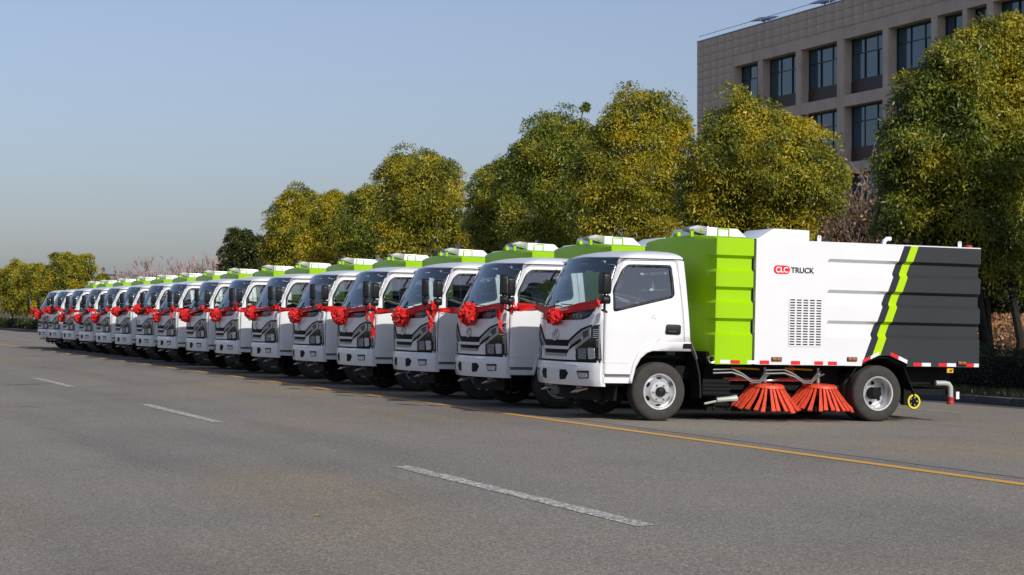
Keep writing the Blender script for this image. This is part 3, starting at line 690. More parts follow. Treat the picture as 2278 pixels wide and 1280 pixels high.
# wheels
def tyre_mesh(R0=.376, w=.20):
    h = w / 2
    return MB().lathe([(.218, -h * .86), (.235, -h * .98), (.275, -h * 1.02), (.32, -h * 1.0), (.352, -h * .90), (.366, -h * .80), (R0, -h * .60), (R0, -h * .36), (R0 - .012, -h * .34), (R0 - .012, -h * .28), (R0, -h * .26), (R0, -h * .05), (R0 - .012, -h * .03), (R0 - .012, h * .03), (R0, h * .05), (R0, h * .26), (R0 - .012, h * .28), (R0 - .012, h * .34), (R0, h * .36), (R0, h * .60), (.366, h * .80), (.352, h * .90), (.32, h), (.275, h * 1.02), (.235, h * .98), (.218, h * .86)], (0, 0, 0), 1, 48, caps=False).mesh('tyre', RUBBER, angle=50)
TYRE = tyre_mesh()
rf = MB().lathe([(.222, -.098), (.232, -.100), (.230, -.106), (.214, -.104), (.205, -.085), (.198, -.055), (.185, -.058), (.160, -.095), (.13, -.118), (.07, -.122), (.0, -.122)], (0, 0, 0), 1, 48, caps=False)
rf.lathe([(.222, -.09), (.222, .09), (.2, .09), (.2, -.05)], (0, 0, 0), 1, 32, caps=False)
RIMF = rf.mesh('rim', RIM, angle=30)
hole = MB()
for k in range(6):
    a = math.pi / 2 + k * math.pi / 3; c = Vector((math.cos(a) * .174, 0, math.sin(a) * .174)); tv = Vector((-math.sin(a), 0, math.cos(a))); rv = Vector((math.cos(a), 0, math.sin(a)))
    pts = []
    for j in range(12):
        b = 2 * math.pi * j / 12; dr = math.sin(b) * .013; q = c + tv * math.cos(b) * .036 + rv * dr; pts.append((q.x, -.0792 + dr * 1.55, q.z))
    hole.add(pts + [(p[0], p[1] + .004, p[2]) for p in pts], [tuple(range(12))] + [(j, (j + 1) % 12, 12 + (j + 1) % 12, 12 + j) for j in range(12)])
HOLEM = hole.mesh('hand_holes', CHASSIS, smooth=False)
hub = MB().lathe([(.068, -.118), (.066, -.15), (.055, -.165), (.0, -.168)], (0, 0, 0), 1, 20)
HUBM = hub.mesh('hub_cap', GLOSSB)
bl = MB()
for k in range(6): a = k * math.pi / 3; bl.lathe([(.013, -.12), (.013, -.145), (.0, -.147)], (.098 * math.cos(a), 0, .098 * math.sin(a)), 1, 6)
BOLTM = bl.mesh('wheel_nuts', STEEL)
rr_ = MB().lathe([(.222, -.098), (.232, -.100), (.230, -.106), (.212, -.104), (.200, -.085), (.192, -.02), (.180, .045), (.165, .055), (.10, .055), (.0, .055)], (0, 0, 0), 1, 48, caps=False)
RIMR = rr_.mesh('rim', RIM, angle=30)
hr = MB().lathe([(.082, .05), (.080, -.06), (.065, -.075), (.0, -.078)], (0, 0, 0), 1, 20)
HUBR = hr.mesh('hub_cap', CHASSIS)
hh = MB()
for k in range(6):
    a = k * math.pi / 3 + .4; hh.lathe([(.026, .049), (.026, .053), (.0, .053)], (.135 * math.cos(a), 0, .135 * math.sin(a)), 1, 10)
HOLER = hh.mesh('hand_holes', CHASSIS, smooth=False)
def wheel(x, y, flip, rear):
    w = link('tyre', TYRE, truck); w.name = 'wheel'; w.location = (x, y, .376); w.rotation_euler = (0, random.uniform(0, 3), math.pi if flip else 0)
    for m_, nm in (((RIMR, 'rim'), (HUBR, 'hub_cap'), (HOLER, 'hand_holes')) if rear else ((RIMF, 'rim'), (HOLEM, 'hand_holes'), (HUBM, 'hub_cap'), (BOLTM, 'wheel_nuts'))): link(nm, m_, w)
wheel(0, -.84, False, False); wheel(0, .84, True, False)
wheel(3.22, -.87, False, True); wheel(3.22, .87, True, True)
for y in (-.645, .645): w = link('inner_wheel', TYRE, truck); w.location = (3.22, y, .376)

# green tank and white body
GZ = [(.74, 0), (1.115, 0), (1.16, 1), (1.295, 1), (1.336, 0), (1.53, 0), (1.575, 1), (1.701, 1), (1.742, 0), (1.935, 0), (1.98, 1), (2.110, 1), (2.151, 0), (2.30, 0), (2.36, 0)]
GD = .056
tk = MB(); T0, T1 = .752, 1.288; zlev = [z for z, g in GZ]
zbot_f = .86
def tring(z, g):
    p = []
    d = g * GD
    for x in (T1, (T0 + T1) / 2, T0 + .03): p.append((x, -(1 - d), z))
    p.append((T0 + d * .6, -(1 - d) + .012, z))
    for y in (-.90, -.80, -.74, -.5, -.25, 0, .25, .5, .74, .80, .90): p.append((T0 + d * interp(abs(y), [(.74, 0), (.80, 1)]) * .6 - .05 * (1 - (y / 1.0) ** 2), y, z))
    p.append((T0 + d * .6, (1 - d) - .012, z))
    for x in (T0 + .03, (T0 + T1) / 2, T1): p.append((x, (1 - d), z))
    return p
rs = [tring(z, g) for z, g in GZ]
top = []
for k, (ins, dz) in enumerate(((.012, .012), (.10, .03), (.3, .05), (.6, .062), (.9, .066))):
    top.append([(x + (0 if x >= T1 - 1e-6 else .006), y * (1 - ins), 2.36 + dz) for (x, y, z) in tring(2.36, 0)])
rs += top; n = len(rs[0])
tk.add([p for r in rs for p in r], [(i * n + j, i * n + j + 1, (i + 1) * n + j + 1, (i + 1) * n + j) for i in range(len(rs) - 1) for j in range(n - 1)] + [tuple((len(rs) - 1) * n + j for j in range(n)), tuple(range(n))[::-1]] + [tuple([i * n for i in range(len(rs))] + [i * n + n - 1 for i in range(len(rs) - 1, -1, -1)])])
tk.build('green_tank', GREEN, truck, angle=28)
MB().box(1.28, -.93, .745, 1.33, .93, 2.355).build('tank_joint', CHASSIS, truck)
MB().box(.76, -.80, .70, 1.3, .80, .739).box(.70, -.86, .74, .7515, .86, .90).build('tank_base', CHASSIS, truck)
B0, B1 = 1.325, 4.79
bx = MB(); xl = [B0, 1.36, 1.834, 2.306, 2.385, 2.42, 3.0, 3.6, 4.2, B1]
zl = [.742] + [z for z, g in GZ[1:]] + []
gl_ = dict(GZ)
WHITE_L = ((3.563, 2.352), (2.962, .812)); D1 = ((3.669, 2.343), (3.085, .85)); D2 = ((3.785, 2.347), (3.215, .865))
def lineq(l, z): (a, b), (c, d) = l; return a + (z - b) * (c - a) / (d - b)
ARCH = [(2.94, .70), (2.945, .775), (3.20, .885), (3.37, .885), (3.64, .775), (3.645, .70)]
def side_sheet(s):
    def g2(x, z): return interp(z, GZ) * GD * interp(x, [(2.385, 0), (2.42, 1)])
    cells = []
    for i in range(len(xl) - 1):
        for j in range(len(zl) - 1): cells.append([(xl[i], zl[j]), (xl[i + 1], zl[j]), (xl[i + 1], zl[j + 1]), (xl[i], zl[j + 1])])
    def split(c, a, b, cc): return [q for q in (clip_poly(c, (a, b, cc)), clip_poly(c, (-a, -b, -cc))) if len(q) > 2]
    for l in (WHITE_L, D1, D2):
        (x1, z1), (x2, z2) = l; nx, nz = (z1 - z2), -(x1 - x2); cc = nx * x1 + nz * z1
        cells = [q for c in cells for q in split(c, nx, nz, cc)]
    hp = halfplanes(ARCH)
    for h in hp: cells = [q for c in cells for q in split(c, *h)]
    for c in cells:
        mx, mz = sum(p[0] for p in c) / len(c), sum(p[1] for p in c) / len(c)
        if all(a * mx + b * mz < cc for (a, b, cc) in hp): continue
        m = 0 if mx < lineq(WHITE_L, mz) else 3 if mx < lineq(D1, mz) else 2 if mx < lineq(D2, mz) else 1
        pts = [(x, s * (1 - g2(x, z)), z) for (x, z) in c]
        bx.add(pts, [tuple(range(len(pts)))], m)
side_sheet(-1); side_sheet(1)
zt = [(-1, 2.36), (-.985, 2.375), (-.8, 2.385), (0, 2.40), (.8, 2.385), (.985, 2.375), (1, 2.36)]
bx.add([(x, y, z) for x in (B0, B1) for (y, z) in zt], [(i, i + 1, 8 + i, 7 + i) for i in range(6)], 0)
bx.add([(B0, -1, .742), (B0, 1, .742), (B0, 1, 2.36), (B0, -1, 2.36)], [(0, 1, 2, 3)], 0)
rear = [(B1, -(1 - g * GD), z) for z, g in GZ] + [(B1, (1 - g * GD), z) for z, g in GZ[::-1]]
bx.add(rear + [(B1, y, z) for (y, z) in zt], [tuple(range(len(rear)))], 1)
bx.add([(B1, y, z) for (y, z) in zt], [tuple(range(7))], 0)
bx.add([(B0, -1, .742), (2.94, -1, .742), (2.94, 1, .742), (B0, 1, .742), (3.645, -1, .742), (B1, -1, .742), (B1, 1, .742), (3.645, 1, .742), (3.2, -1, .885), (3.37, -1, .885), (3.37, 1, .885), (3.2, 1, .885)], [(0, 1, 2, 3), (4, 5, 6, 7), (1, 8, 11, 2), (8, 9, 10, 11), (9, 4, 7, 10)], 3)
me = bx.mesh('body_box', [WHITE, GREY, LIME, DGREY], normals=False, smooth=False)
bmm = bmesh.new(); bmm.from_mesh(me); bmesh.ops.remove_doubles(bmm, verts=bmm.verts, dist=.0008); bmesh.ops.recalc_face_normals(bmm, faces=bmm.faces); bmm.to_mesh(me); bmm.free()
body = link('body_box', me, truck)
# vent panel with real slots
def vent(s):
    px = [1.822]; 
    for k in range(5): a = 1.836 + k * .0985; px += [a, a + .072]
    px.append(2.316); pz = [.985]
    for k in range(18): a = 1.004 + k * .0342; pz += [a, a + .0165]
    pz.append(1.608); mb = MB(); nx = len(px); y = s * 1.006
    for o in (y, s * 1.001): mb.v += [(x, o, z) for z in pz for x in px]
    N = nx * len(pz)
    for j in range(len(pz) - 1):
        for i in range(nx - 1):
            q = (j * nx + i, j * nx + i + 1, (j + 1) * nx + i + 1, (j + 1) * nx + i)
            if not (j % 2 == 1 and i % 2 == 1): mb.f.append(q); mb.m.append(0)
            else:
                for e in range(4): a, b = q[e], q[(e + 1) % 4]; mb.f.append((a, b, b + N, a + N)); mb.m.append(0)
    return mb
for s in (-1, 1):
    vp = vent(s).build('vent_panel', WHITE, truck, smooth=False); MB().box(1.825, s * 1.0005, .99, 2.312, s * 1.002, 1.603).build('vent_backing', CHASSIS, vp, smooth=False)
# reflective tape, marker lamps
def X_of(px, py=810, yl=-1.0):                         # image column on the nearest truck's side -> x on the truck
    Y = 23.07 + yl; k = px - CX + F_PX * ST / CT; return k * Y * CT / (F_PX / CT - k * ST) - 10.69 + .02
TAPES = [('w', 1596, 1618), ('r', 1619, 1640), ('w', 1656, 1678), ('r', 1684, 1705), ('w', 1733, 1753), ('r', 1753, 1774), ('w', 1784, 1805), ('r', 1805, 1825), ('r', 1836, 1856), ('w', 1856, 1876), ('r', 2026, 2045), ('w', 2045, 2065), ('r', 2082, 2101), ('w', 2101, 2121), ('r', 2143, 2161), ('w', 2161, 2180)]
for s in (-1, 1):
    for c, a, b in TAPES:
        xa, xb = max(X_of(a), .785), min(X_of(b), 4.785); MB().box(xa, s * 1.0005, .748, xb, s * 1.003, .795).build('reflective_tape', TAPE_R if c == 'r' else TAPE_W, truck, smooth=False)
    for c, p0, p1 in (('r', (2.945, .775), (3.065, .826)), ('w', (3.068, .827), (3.195, .882)), ('r', (3.375, .882), (3.50, .832)), ('w', (3.503, .831), (3.64, .775))):
        MB().prism([(p0[0], p0[1] + .006), (p1[0], p1[1] + .006), (p1[0] + .01, p1[1] + .052), (p0[0] + .01, p0[1] + .052)], 1, s * 1.0005, s * 1.003).build('reflective_tape', TAPE_R if c == 'r' else TAPE_W, truck, smooth=False)
    for a, z in ((1721, .815), (1889, .83), (2134, .80)):
        x = X_of(a); lm = MB().box(x - .075, s * 1.0005, z - .027, x + .075, s * 1.018, z + .027).build('marker_lamp', BLACK, truck, bevel=.004)
        MB().box(x - .064, s * 1.017, z - .019, x - .004, s * 1.023, z + .019).box(x + .004, s * 1.017, z - .019, x + .064, s * 1.023, z + .019).build('marker_lens', AMBER, lm, bevel=.003)
# logo lettering
def text_mesh(name, s, size, off, width):
    c = bpy.data.curves.new(name, 'FONT'); c.body = s; c.size = size; c.offset = off; c.extrude = .001; o = bpy.data.objects.new(name, c); COL.objects.link(o)
    dg = bpy.context.evaluated_depsgraph_get(); me = bpy.data.meshes.new_from_object(o.evaluated_get(dg)); bpy.data.objects.remove(o)
    xs = [v.co.x for v in me.vertices]; k = width / (max(xs) - min(xs)); m0 = min(xs); ys_ = [v.co.y for v in me.vertices]; y0 = min(ys_)
    for v in me.vertices: v.co.x = (v.co.x - m0) * k; v.co.y -= y0
    me.name = name; return me, max(ys_) - y0
pill = MB(); r_ = .056; cz, c0, c1 = 1.985, 1.638, 1.768
pill.prism([(c1 + r_ * math.cos(a), cz + r_ * math.sin(a)) for a in (-math.pi / 2 + math.pi * i / 12 for i in range(13))] + [(c0 - r_ * math.cos(a), cz - r_ * math.sin(a)) for a in (-math.pi / 2 + math.pi * i / 12 for i in range(13))], 1, -1.0005, -1.003)
logo = pill.build('logo_pill', LOGO_R, truck, smooth=False)
for nm, s, x, w, m_, par in (('logo_lettering', 'CLC', 1.612, .182, LOGO_W, logo), ('logo_wordmark', 'TRUCK', 1.838, .350, LOGO_K, truck)):
    me, h = text_mesh(nm, s, .10, .0022, w); me.materials.clear(); me.materials.append(m_)
    o = link(nm, me, par); o.rotation_euler = (R(90), 0, 0); o.location = (x, -1.0045, cz - h / 2)

# roof equipment
MB().prism([(1.33, 2.30), (1.33, 2.375), (1.50, 2.395), (1.73, 2.535), (2.268, 2.53), (2.268, 2.30)], 1, -.74, -.06).build('hopper_cover', WHITE, truck, bevel=.004)
MB().prism([(.93, 2.32), (.95, 2.545), (1.42, 2.535), (1.60, 2.39), (1.60, 2.32)], 1, -.35, .60).build('roof_cover', WHITE, truck, bevel=.012)
MB().prism([(.64, 2.48), (.63, 2.515), (.76, 2.555), (.90, 2.54), (.90, 2.43), (.80, 2.45)], 1, -.46, -.26)  .build('intake_hood', mat('hood_galvanised', (.30, .31, .31), .5, metal=.3), truck, bevel=.006)
MB().box(.66, -.46, 2.40, .70, -.42, 2.50).tube([(.66, -.75, 2.45), (.66, -.72, 2.48), (.70, -.70, 2.47)], .012, 6).build('hood_bracket', GREEN, truck)
MB().tube([(.84, -.85, 2.37), (.84, -.85, 2.495), (1.0, -.85, 2.495), (1.0, -.85, 2.38)], .012, 8).build('grab_handle', GREEN, truck)
MB().tube([(.78, .10, 2.42), (.78, .10, 2.46), (.78, .20, 2.46), (.78, .20, 2.42)], .03, 8).build('tank_cap', LIME, truck)
MB().lathe([(.03, 0), (.03, .06), (.0, .06)], (.742, .62, 2.2), 0, 10).build('tank_knob', CHASSIS, truck)
for x in (2.317, 4.516):
    for y in (-.9, .9):
        e = MB().prism(roundpoly([(x - .028, 2.37), (x + .028, 2.37), (x + .028, 2.46), (x - .028, 2.46)], .025), 1, y - .006, y + .006).build('lifting_eye', WHITE, truck)
        MB().lathe([(.009, -.008), (.009, .008)], (x, y, 2.438), 1, 10).build('eye_hole', CHASSIS, e)
MB().tube([(3.36, -.82, 2.36), (3.37, -.82, 2.42), (3.41, -.82, 2.455), (3.47, -.82, 2.46)], .03, 8).build('roof_vent_pipe', WHITE, truck)
MB().lathe([(.055, 0), (.05, .035), (.0, .05)], (4.70, -.85, 2.372), 2, 12).build('rear_beacon', REDP, truck)

# chassis, underside, fenders
ch = MB()
for y in (-.38, .38): ch.box(-.85, y - .04, .52, 4.6, y + .04, .70)
for x in (-.6, .55, 1.2, 2.2, 3.0, 3.9, 4.55): ch.box(x - .04, -.36, .55, x + .04, .36, .66)
ch.box(-.45, -.30, .34, .55, .30, .9); ch.tube([(0, -.75, .376), (0, .75, .376)], .06, 10); ch.tube([(3.22, -.6, .376), (3.22, .6, .376)], .08, 10)
ch.lathe([(.0, -.17), (.14, -.12), (.17, 0), (.14, .12), (.0, .17)], (3.22, 0, .376), 0, 14); ch.tube([(.5, 0, .5), (3.1, 0, .40)], .045, 8)
for (x, y) in ((0, -.74), (0, .74), (3.22, -.55), (3.22, .55)): ch.lathe([(.0, -.012), (.212, -.012), (.212, .012), (.0, .012)], (x, y, .376), 1, 20)
ch.build('chassis', CHASSIS, truck)
MB().box(.80, -.62, .40, 2.85, .62, .74).box(.9, -.55, .16, 2.9, .55, .42).box(3.7, -.7, .50, 4.55, .7, .741).build('suction_light_block', CHASSIS, truck)  # added black fill around the suction mouth so no light shows through
def mudguard(mb, s):
    p = [(.42, .93), (.50, .78), (.545, .62), (.565, .45), (.57, .30)]
    for (a, b), (c, d) in zip(p, p[1:]): mb.add([(a, s * .70, b), (a, s * .955, b), (c, s * .955, d), (c, s * .70, d), (a + .02, s * .70, b + .004), (a + .02, s * .955, b + .004), (c + .02, s * .955, d), (c + .02, s * .70, d)], [(0, 1, 2, 3), (4, 7, 6, 5), (1, 5, 6, 2), (0, 3, 7, 4), (0, 4, 5, 1), (3, 2, 6, 7)])
both('mudguard', BLACK, mudguard, smooth=False)
both('mudguard_stay', STEEL, lambda mb, s: mb.tube([(.425, s * .95, 1.02), (.50, s * .95, .86), (.52, s * .95, .80)], .010, 6))
both('cab_catch', CHASSIS, lambda mb, s: mb.prism(roundpoly([(.30, .93), (.43, .93), (.43, .995), (.31, .995)], .015), 1, s * .90, s * .972))
both('rear_mudguard', BLACK, lambda mb, s: [mb.add([(a, s * .55, b), (a, s * .95, b), (c, s * .95, d), (c, s * .55, d), (a, s * .55, b - .02), (a, s * .95, b - .02), (c, s * .95, d - .02), (c, s * .55, d - .02)], [(0, 1, 2, 3), (4, 7, 6, 5), (1, 5, 6, 2), (0, 3, 7, 4), (0, 4, 5, 1), (3, 2, 6, 7)]) for (a, b), (c, d) in zip([(2.80, .60), (2.90, .74), (3.2, .868), (3.37, .868), (3.63, .76), (3.72, .56), (3.80, .40)], [(2.90, .74), (3.2, .868), (3.37, .868), (3.63, .76), (3.72, .56), (3.80, .40), (3.81, .36)])], smooth=False)
both('battery_box', CHASSIS, lambda mb, s: [mb.box(.66, s * .55, .33, 1.04, s * .86, .54)] + [mb.box(.65, s * .855, .345 + k * .05, 1.05, s * .875, .375 + k * .05) for k in range(4)])
MB().lathe([(.045, 0), (.052, -.05), (.050, -.055), (.036, -.05), (.034, 0)], (.715, -.93, .80), 1, 18).build('hose_socket', STEEL, truck)
MB().tube([(.9, -.80, .27), (1.06, -.84, .285), (1.16, -.84, .29)], [.035, .035, .05], 10).tube([(.72, -.80, .22), (.9, -.80, .255)], .015, 6).build('spray_pipe', PIPE, truck)
rb = MB().box(.80, -.72, .12, 2.85, -.68, .19)
for k in range(10): rb.lathe([(.022, -.02), (.0, -.024)], (.9 + k * .2, -.72, .16), 1, 8)
rb.build('suction_skirt', CHASSIS, truck)
for k, (y, z) in enumerate(((.52, .37), (-.42, .37))):
    nz = MB().tube([(-.78, y - .04, z + .03), (-.86, y, z + .005), (-.90, y + .03, z - .01)], [.018, .020, .028], 10).tube([(-.90, y + .03, z - .01), (-.955, y + .075, z - .035)], [.026, .007], 10)
    nz.build('spray_nozzle', STEEL, truck)
fa = MB().tube([(-.72, -.75, .43), (-.72, .75, .43)], .022, 8)
fa.lathe([(.15, -.02), (.16, 0), (.15, .02)], (-.62, .42, .36), 0, 20).lathe([(.15, -.02), (.16, 0), (.15, .02)], (-.60, -.50, .34), 0, 20); fa.box(-.70, -.58, .24, -.42, .58, .46); fa.build('crossbar_and_dark_box', CHASSIS, truck)  # dark box added under the bumper to black out the wheels behind
MB().tube([(-.70, -.20, .40), (-.70, -.02, .40)], .035, 8).build('valve_body', PIPE, truck)
MB().tube([(-.70, -.24, .40), (-.70, -.32, .40)], .045, 8).build('valve_collar', REDP, truck)
# sweeping brushes
def brush(cx, cy, tiltx, split, parent=truck):
    e = bpy.data.objects.new('brush', MB().lathe([(.20, 0), (.225, -.012), (.235, -.045), (.21, -.05), (.0, -.05)], (0, 0, .49), 2, 28).mesh('brush', BRUSH)); COL.objects.link(e); e.parent = parent
    e.location = (cx, cy, 0); e.rotation_euler = (R(tiltx), R(1.5), 0)
    allb = MB(); rnd = random.Random(int(cx * 100))
    for k in range(30):
        a = 2 * math.pi * k / 30 + rnd.uniform(-.04, .04); a2 = a + rnd.uniform(-.10, .02); l = rnd.uniform(.43, .475)
        r0, r1, r2 = .205, .325, l; pts = []
        for (r, z, w, aa) in ((r0, .455, .012, a), (r1, .31, .018, a + (a2 - a) * .4), (r2, .165 + rnd.uniform(-.015, .02), .027, a2)):
            t = Vector((-math.sin(aa), math.cos(aa), 0)); q = Vector((math.cos(aa) * r, math.sin(aa) * r, z)); nrm = Vector((math.cos(aa) * .7, math.sin(aa) * .7, .7)) * .010
            pts += [q - t * w - nrm, q + t * w - nrm, q + t * w + nrm, q - t * w + nrm]
        fs = [(0, 1, 2, 3)[::-1], (8, 9, 10, 11)] + [(4 * i + j, 4 * i + (j + 1) % 4, 4 * i + 4 + (j + 1) % 4, 4 * i + 4 + j) for i in range(2) for j in range(4)]
        if split: MB().add(pts, fs).build('bristle_bundle', BRUSH, e, smooth=False)
        else: allb.add(pts, fs)
    if not split: allb.build('bristles', BRUSH, e, smooth=False)
    return e
brush(1.60, .80, -4, False); brush(2.40, .80, -4, False)
near_brush = [brush(1.60, -.80, 4, False), brush(2.40, -.80, 3, False)]
MB().tube([(1.60 + .17 * math.cos(a), -.80 + .17 * math.sin(a), .535 + .008 * math.cos(a)) for a in (2 * math.pi * i / 24 for i in range(24))], .014, 8, closed=True).build('brush_hoop', STEEL, truck)
for bx_, x0 in ((1.60, .78), (2.40, 1.55)):
    for k in range(2):
        o = .045 * k; MB().tube([(x0, -.90, .665 - o), (x0 + .28, -.90, .675 - o), (x0 + .42, -.93, .61 - o * .6), (x0 + .54, -.95, .53 - o * .5), (x0 + .66, -.94, .53 - o * .6), (x0 + .78, -.9, .63 - o), (bx_ + .02 + o, -.84, .665 - o)], .013, 8).build('hydraulic_hose', HOSE, truck)
    MB().lathe([(.03, 0), (.03, .09), (.045, .09), (.045, .13), (.02, .13), (.02, .2)], (bx_, -.80, .50), 2, 12).build('brush_motor', STEEL, truck)
    MB().box(bx_ - .55, -.70, .52, bx_ - .05, -.62, .56).box(bx_ - .35, -.66, .56, bx_ - .28, -.6, .74).build('brush_arm', REDP, truck)
    MB().box(bx_ - .75, -.60, .60, bx_ + .1, -.56, .73).build('arm_carrier', REDP, truck)
    MB().tube([(bx_ - .45, -.72, .69), (bx_ - .05, -.74, .675)], .013, 6).build('tension_rod', YPLATE, truck)
# tail
cw = MB().lathe([(.075, -.025), (.098, -.025), (.104, -.012), (.104, .012), (.098, .025), (.075, .025)], (3.82, -.90, .27), 1, 28, closed=True).build('castor_wheel', YELLOW, truck)
cr = MB().lathe([(.077, .02), (.077, -.012), (.04, -.02), (.03, -.03), (.0, -.03)], (3.82, -.90, .27), 1, 20, caps=False); cr.build('castor_hub', CHASSIS, cw)
cd = MB()
for k in range(5): a = 2 * math.pi * k / 5; cd.lathe([(.011, -.018), (.0, -.024)], (3.82 + .052 * math.cos(a), -.90, .27 + .052 * math.sin(a)), 1, 8)
cd.build('castor_spokes', STEEL, cw)
MB().box(3.66, -.92, .22, 3.80, -.84, .42).tube([(3.64, -.85, .28), (3.82, -.86, .27)], .03, 8).build('castor_bracket', CHASSIS, truck)
MB().tube([(4.20, -.86, .52), (4.33, -.88, .52), (4.385, -.89, .51), (4.41, -.90, .47), (4.415, -.90, .33)], .036, 12).build('drain_pipe', PIPE, truck)
MB().lathe([(.036, .0), (.048, .0), (.050, .04), (.044, .05), (.048, .06), (.048, .10), (.036, .10)], (4.416, -.90, .235), 2, 14).build('drain_coupling', REDP, truck)
MB().box(4.29, -.985, .665, 4.39, -.975, .725).build('warning_plate', YPLATE, truck, smooth=False)
MB().prism([(4.32, .68), (4.335, .68), (4.36, .71), (4.345, .71)], 1, -.986, -.989).prism([(4.345, .68), (4.36, .68), (4.378, .71), (4.365, .71)], 1, -.986, -.989).build('warning_marks', CHASSIS, truck, smooth=False)
MB().box(3.70, -.86, .36, 4.53, -.80, .44).box(4.50, -.8, .36, 4.56, .8, .44).build('rear_guard_bar', CHASSIS, truck)
MB().box(4.525, -.875, .305, 4.575, -.865, .405).build('white_reflector', TAPE_W, truck, smooth=False)

# sixteen of them in a row along the road
XF = 10.69; YC = 23.14; WIDE = 1.074                   # the model is drawn 1.9 m wide; the cabs measure 2.04 m
OFFS = [0.0, 3.33, 6.33, 9.66, 12.87, 16.24, 19.81, 23.04, 26.64, 29.71, 32.94, 36.49, 39.78, 43.24, 46.86, 49.81]
ORD = ['nearest', 'second', 'third', 'fourth', 'fifth', 'sixth', 'seventh', 'eighth']
def which(i):
    if i == 0: return 'nearest truck'
    if i < 8: return f'{ORD[i]} truck from the near end'
    if i == 15: return 'farthest truck'
    return f'{ORD[15 - i]} truck from the far end'
TRUCKS = []
bpy.context.view_layer.update()
for i, dy in enumerate(OFFS):
    t = truck if i == 0 else copy_tree(truck)
    dx = 0 if i == 0 else random.uniform(-.03, .03)
    t.location = (XF + dx, YC + dy, zg(XF + dx)); t.rotation_euler = (0, math.atan(FALL), 0 if i == 0 else R(random.uniform(-.45, .45))); t.scale = (1, WIDE, 1)
    tag(t, f'white and lime street sweeper, {which(i)} of the row' if i else 'nearest white and lime street sweeper with its whole lettered side in view', 'truck', 'sweeper trucks parked in a row'); TRUCKS.append(t)
for b in near_brush:                                   # the nearest truck's brushes show bundle by bundle
    for ch in list(b.children): bpy.data.objects.remove(ch)
    x, tl = b.location.x, math.degrees(b.rotation_euler[0]); nb = brush(x, -.80, tl, True)
    bpy.data.objects.remove(b)

# ------------------------------------------------------------------ red ribbon bows, one on each truck
def rosette(mb, c, r, seed):
    rnd = random.Random(seed); k = 74
    for i in range(k):
        f = (i + .5) / k; ph = i * 2.399963; cz = 1 - 1.55 * f; sr = math.sqrt(max(0, 1 - cz * cz))
        d = Vector((-cz, sr * math.cos(ph), sr * math.sin(ph))) + Vector((rnd.uniform(-.2, .2) for _ in range(3))); d.normalize()
        t = d.cross(Vector((rnd.uniform(-1, 1), rnd.uniform(-1, 1), rnd.uniform(-1, 1)))); t.normalize(); b = d.cross(t)
        L = r * rnd.uniform(.85, 1.08); w = r * rnd.uniform(.20, .32); wd = r * rnd.uniform(.12, .20); v = []
        prof = [(0, .15), (.45, .75), (.85, 1.0), (1.0, .35), (.93, -.45), (.6, -.8), (.05, -.25)]
        for (h, q) in prof:
            for s_ in (-1, 0, 1): v.append(Vector(c) + d * L * h + t * (q * wd) + b * (s_ * w * (.45 + .55 * h)) - d * (abs(s_) * .03 * r))
        mb.add(v, [(3 * j + e, 3 * j + e + 1, 3 * j + 4 + e, 3 * j + 3 + e) for j in range(len(prof) - 1) for e in (0, 1)])
    mb.lathe([(.0, -r * .5), (r * .42, -r * .25), (r * .5, 0), (r * .4, r * .3), (.0, r * .45)], c, 0, 12)
def ribbon(mb, pts, w, axis=Vector((0, 0, 1)), seed=0, wob=.012):
    rnd = random.Random(seed); pts = [Vector(p) for p in pts]; out = []
    n = 26
    def P(t):
        f = t * (len(pts) - 1); i = min(int(f), len(pts) - 2); u = f - i; p0 = pts[max(i - 1, 0)]; p1 = pts[i]; p2 = pts[i + 1]; p3 = pts[min(i + 2, len(pts) - 1)]
        return .5 * ((2 * p1) + (p2 - p0) * u + (2 * p0 - 5 * p1 + 4 * p2 - p3) * u * u + (3 * p1 - p0 - 3 * p2 + p3) * u ** 3)
    ph = rnd.uniform(0, 6); v = []
    for i in range(n + 1):
        t = i / n; p = P(t); d = (P(min(1, t + .02)) - P(max(0, t - .02))).normalized(); s = (axis - d * axis.dot(d)).normalized(); nn = d.cross(s)
        tw = .5 * math.sin(ph + t * 7); s2 = s * math.cos(tw) + nn * math.sin(tw); n2 = d.cross(s2); ww = w * (1 + .25 * math.sin(ph * 2 + t * 9))
        for k in range(5): q = (k - 2) / 2; v.append(p + s2 * (q * ww * .5) + n2 * (wob * math.cos(q * 4 + ph + t * 5)))
    mb.add(v, [(5 * i + k, 5 * i + k + 1, 5 * i + 6 + k, 5 * i + 5 + k) for i in range(n) for k in range(4)])
# per truck: rosette pixel, rosette size, tail lengths at the far (left) and near (right) mirror, words
BOWS = [((1232, 705), .128, .10, 0, 'small drooping red ribbon bow without tails'), ((1041, 700), .185, .18, .40, 'full round red ribbon bow with long tail'), ((895, 706), .175, .46, .42, 'red ribbon bow with two long hanging tails'),
        ((760, 703), .18, 0, .22, 'round red ribbon bow with short tail'), ((657, 702), .165, .0, .0, 'red ribbon bow without tails'), ((563, 697), .17, 0, .08, 'red ribbon bow with raised knot'), ((481, 701), .17, 0, .14, 'red ribbon bow close under the wipers'),
        ((414, 703), .18, 0, 0, 'wide red ribbon bow'), ((350, 707), .16, .12, .30, 'small red ribbon bow with long tail'), ((307, 688), .19, 0, .1, 'big red ribbon bow tied high'), ((264, 694), .19, .0, .0, 'loose red ribbon bow'),
        ((209, 708), .20, 0, .0, 'low red ribbon bow'), ((168, 709), .20, .2, .0, 'red ribbon bow with upright loop'), ((137, 708), .19, 0, .1, 'red ribbon bow hanging low'), ((121, 690), .20, 0, .1, 'red ribbon bow tied high up'), ((87, 702), .20, .25, .2, 'red ribbon bow with two tails')]
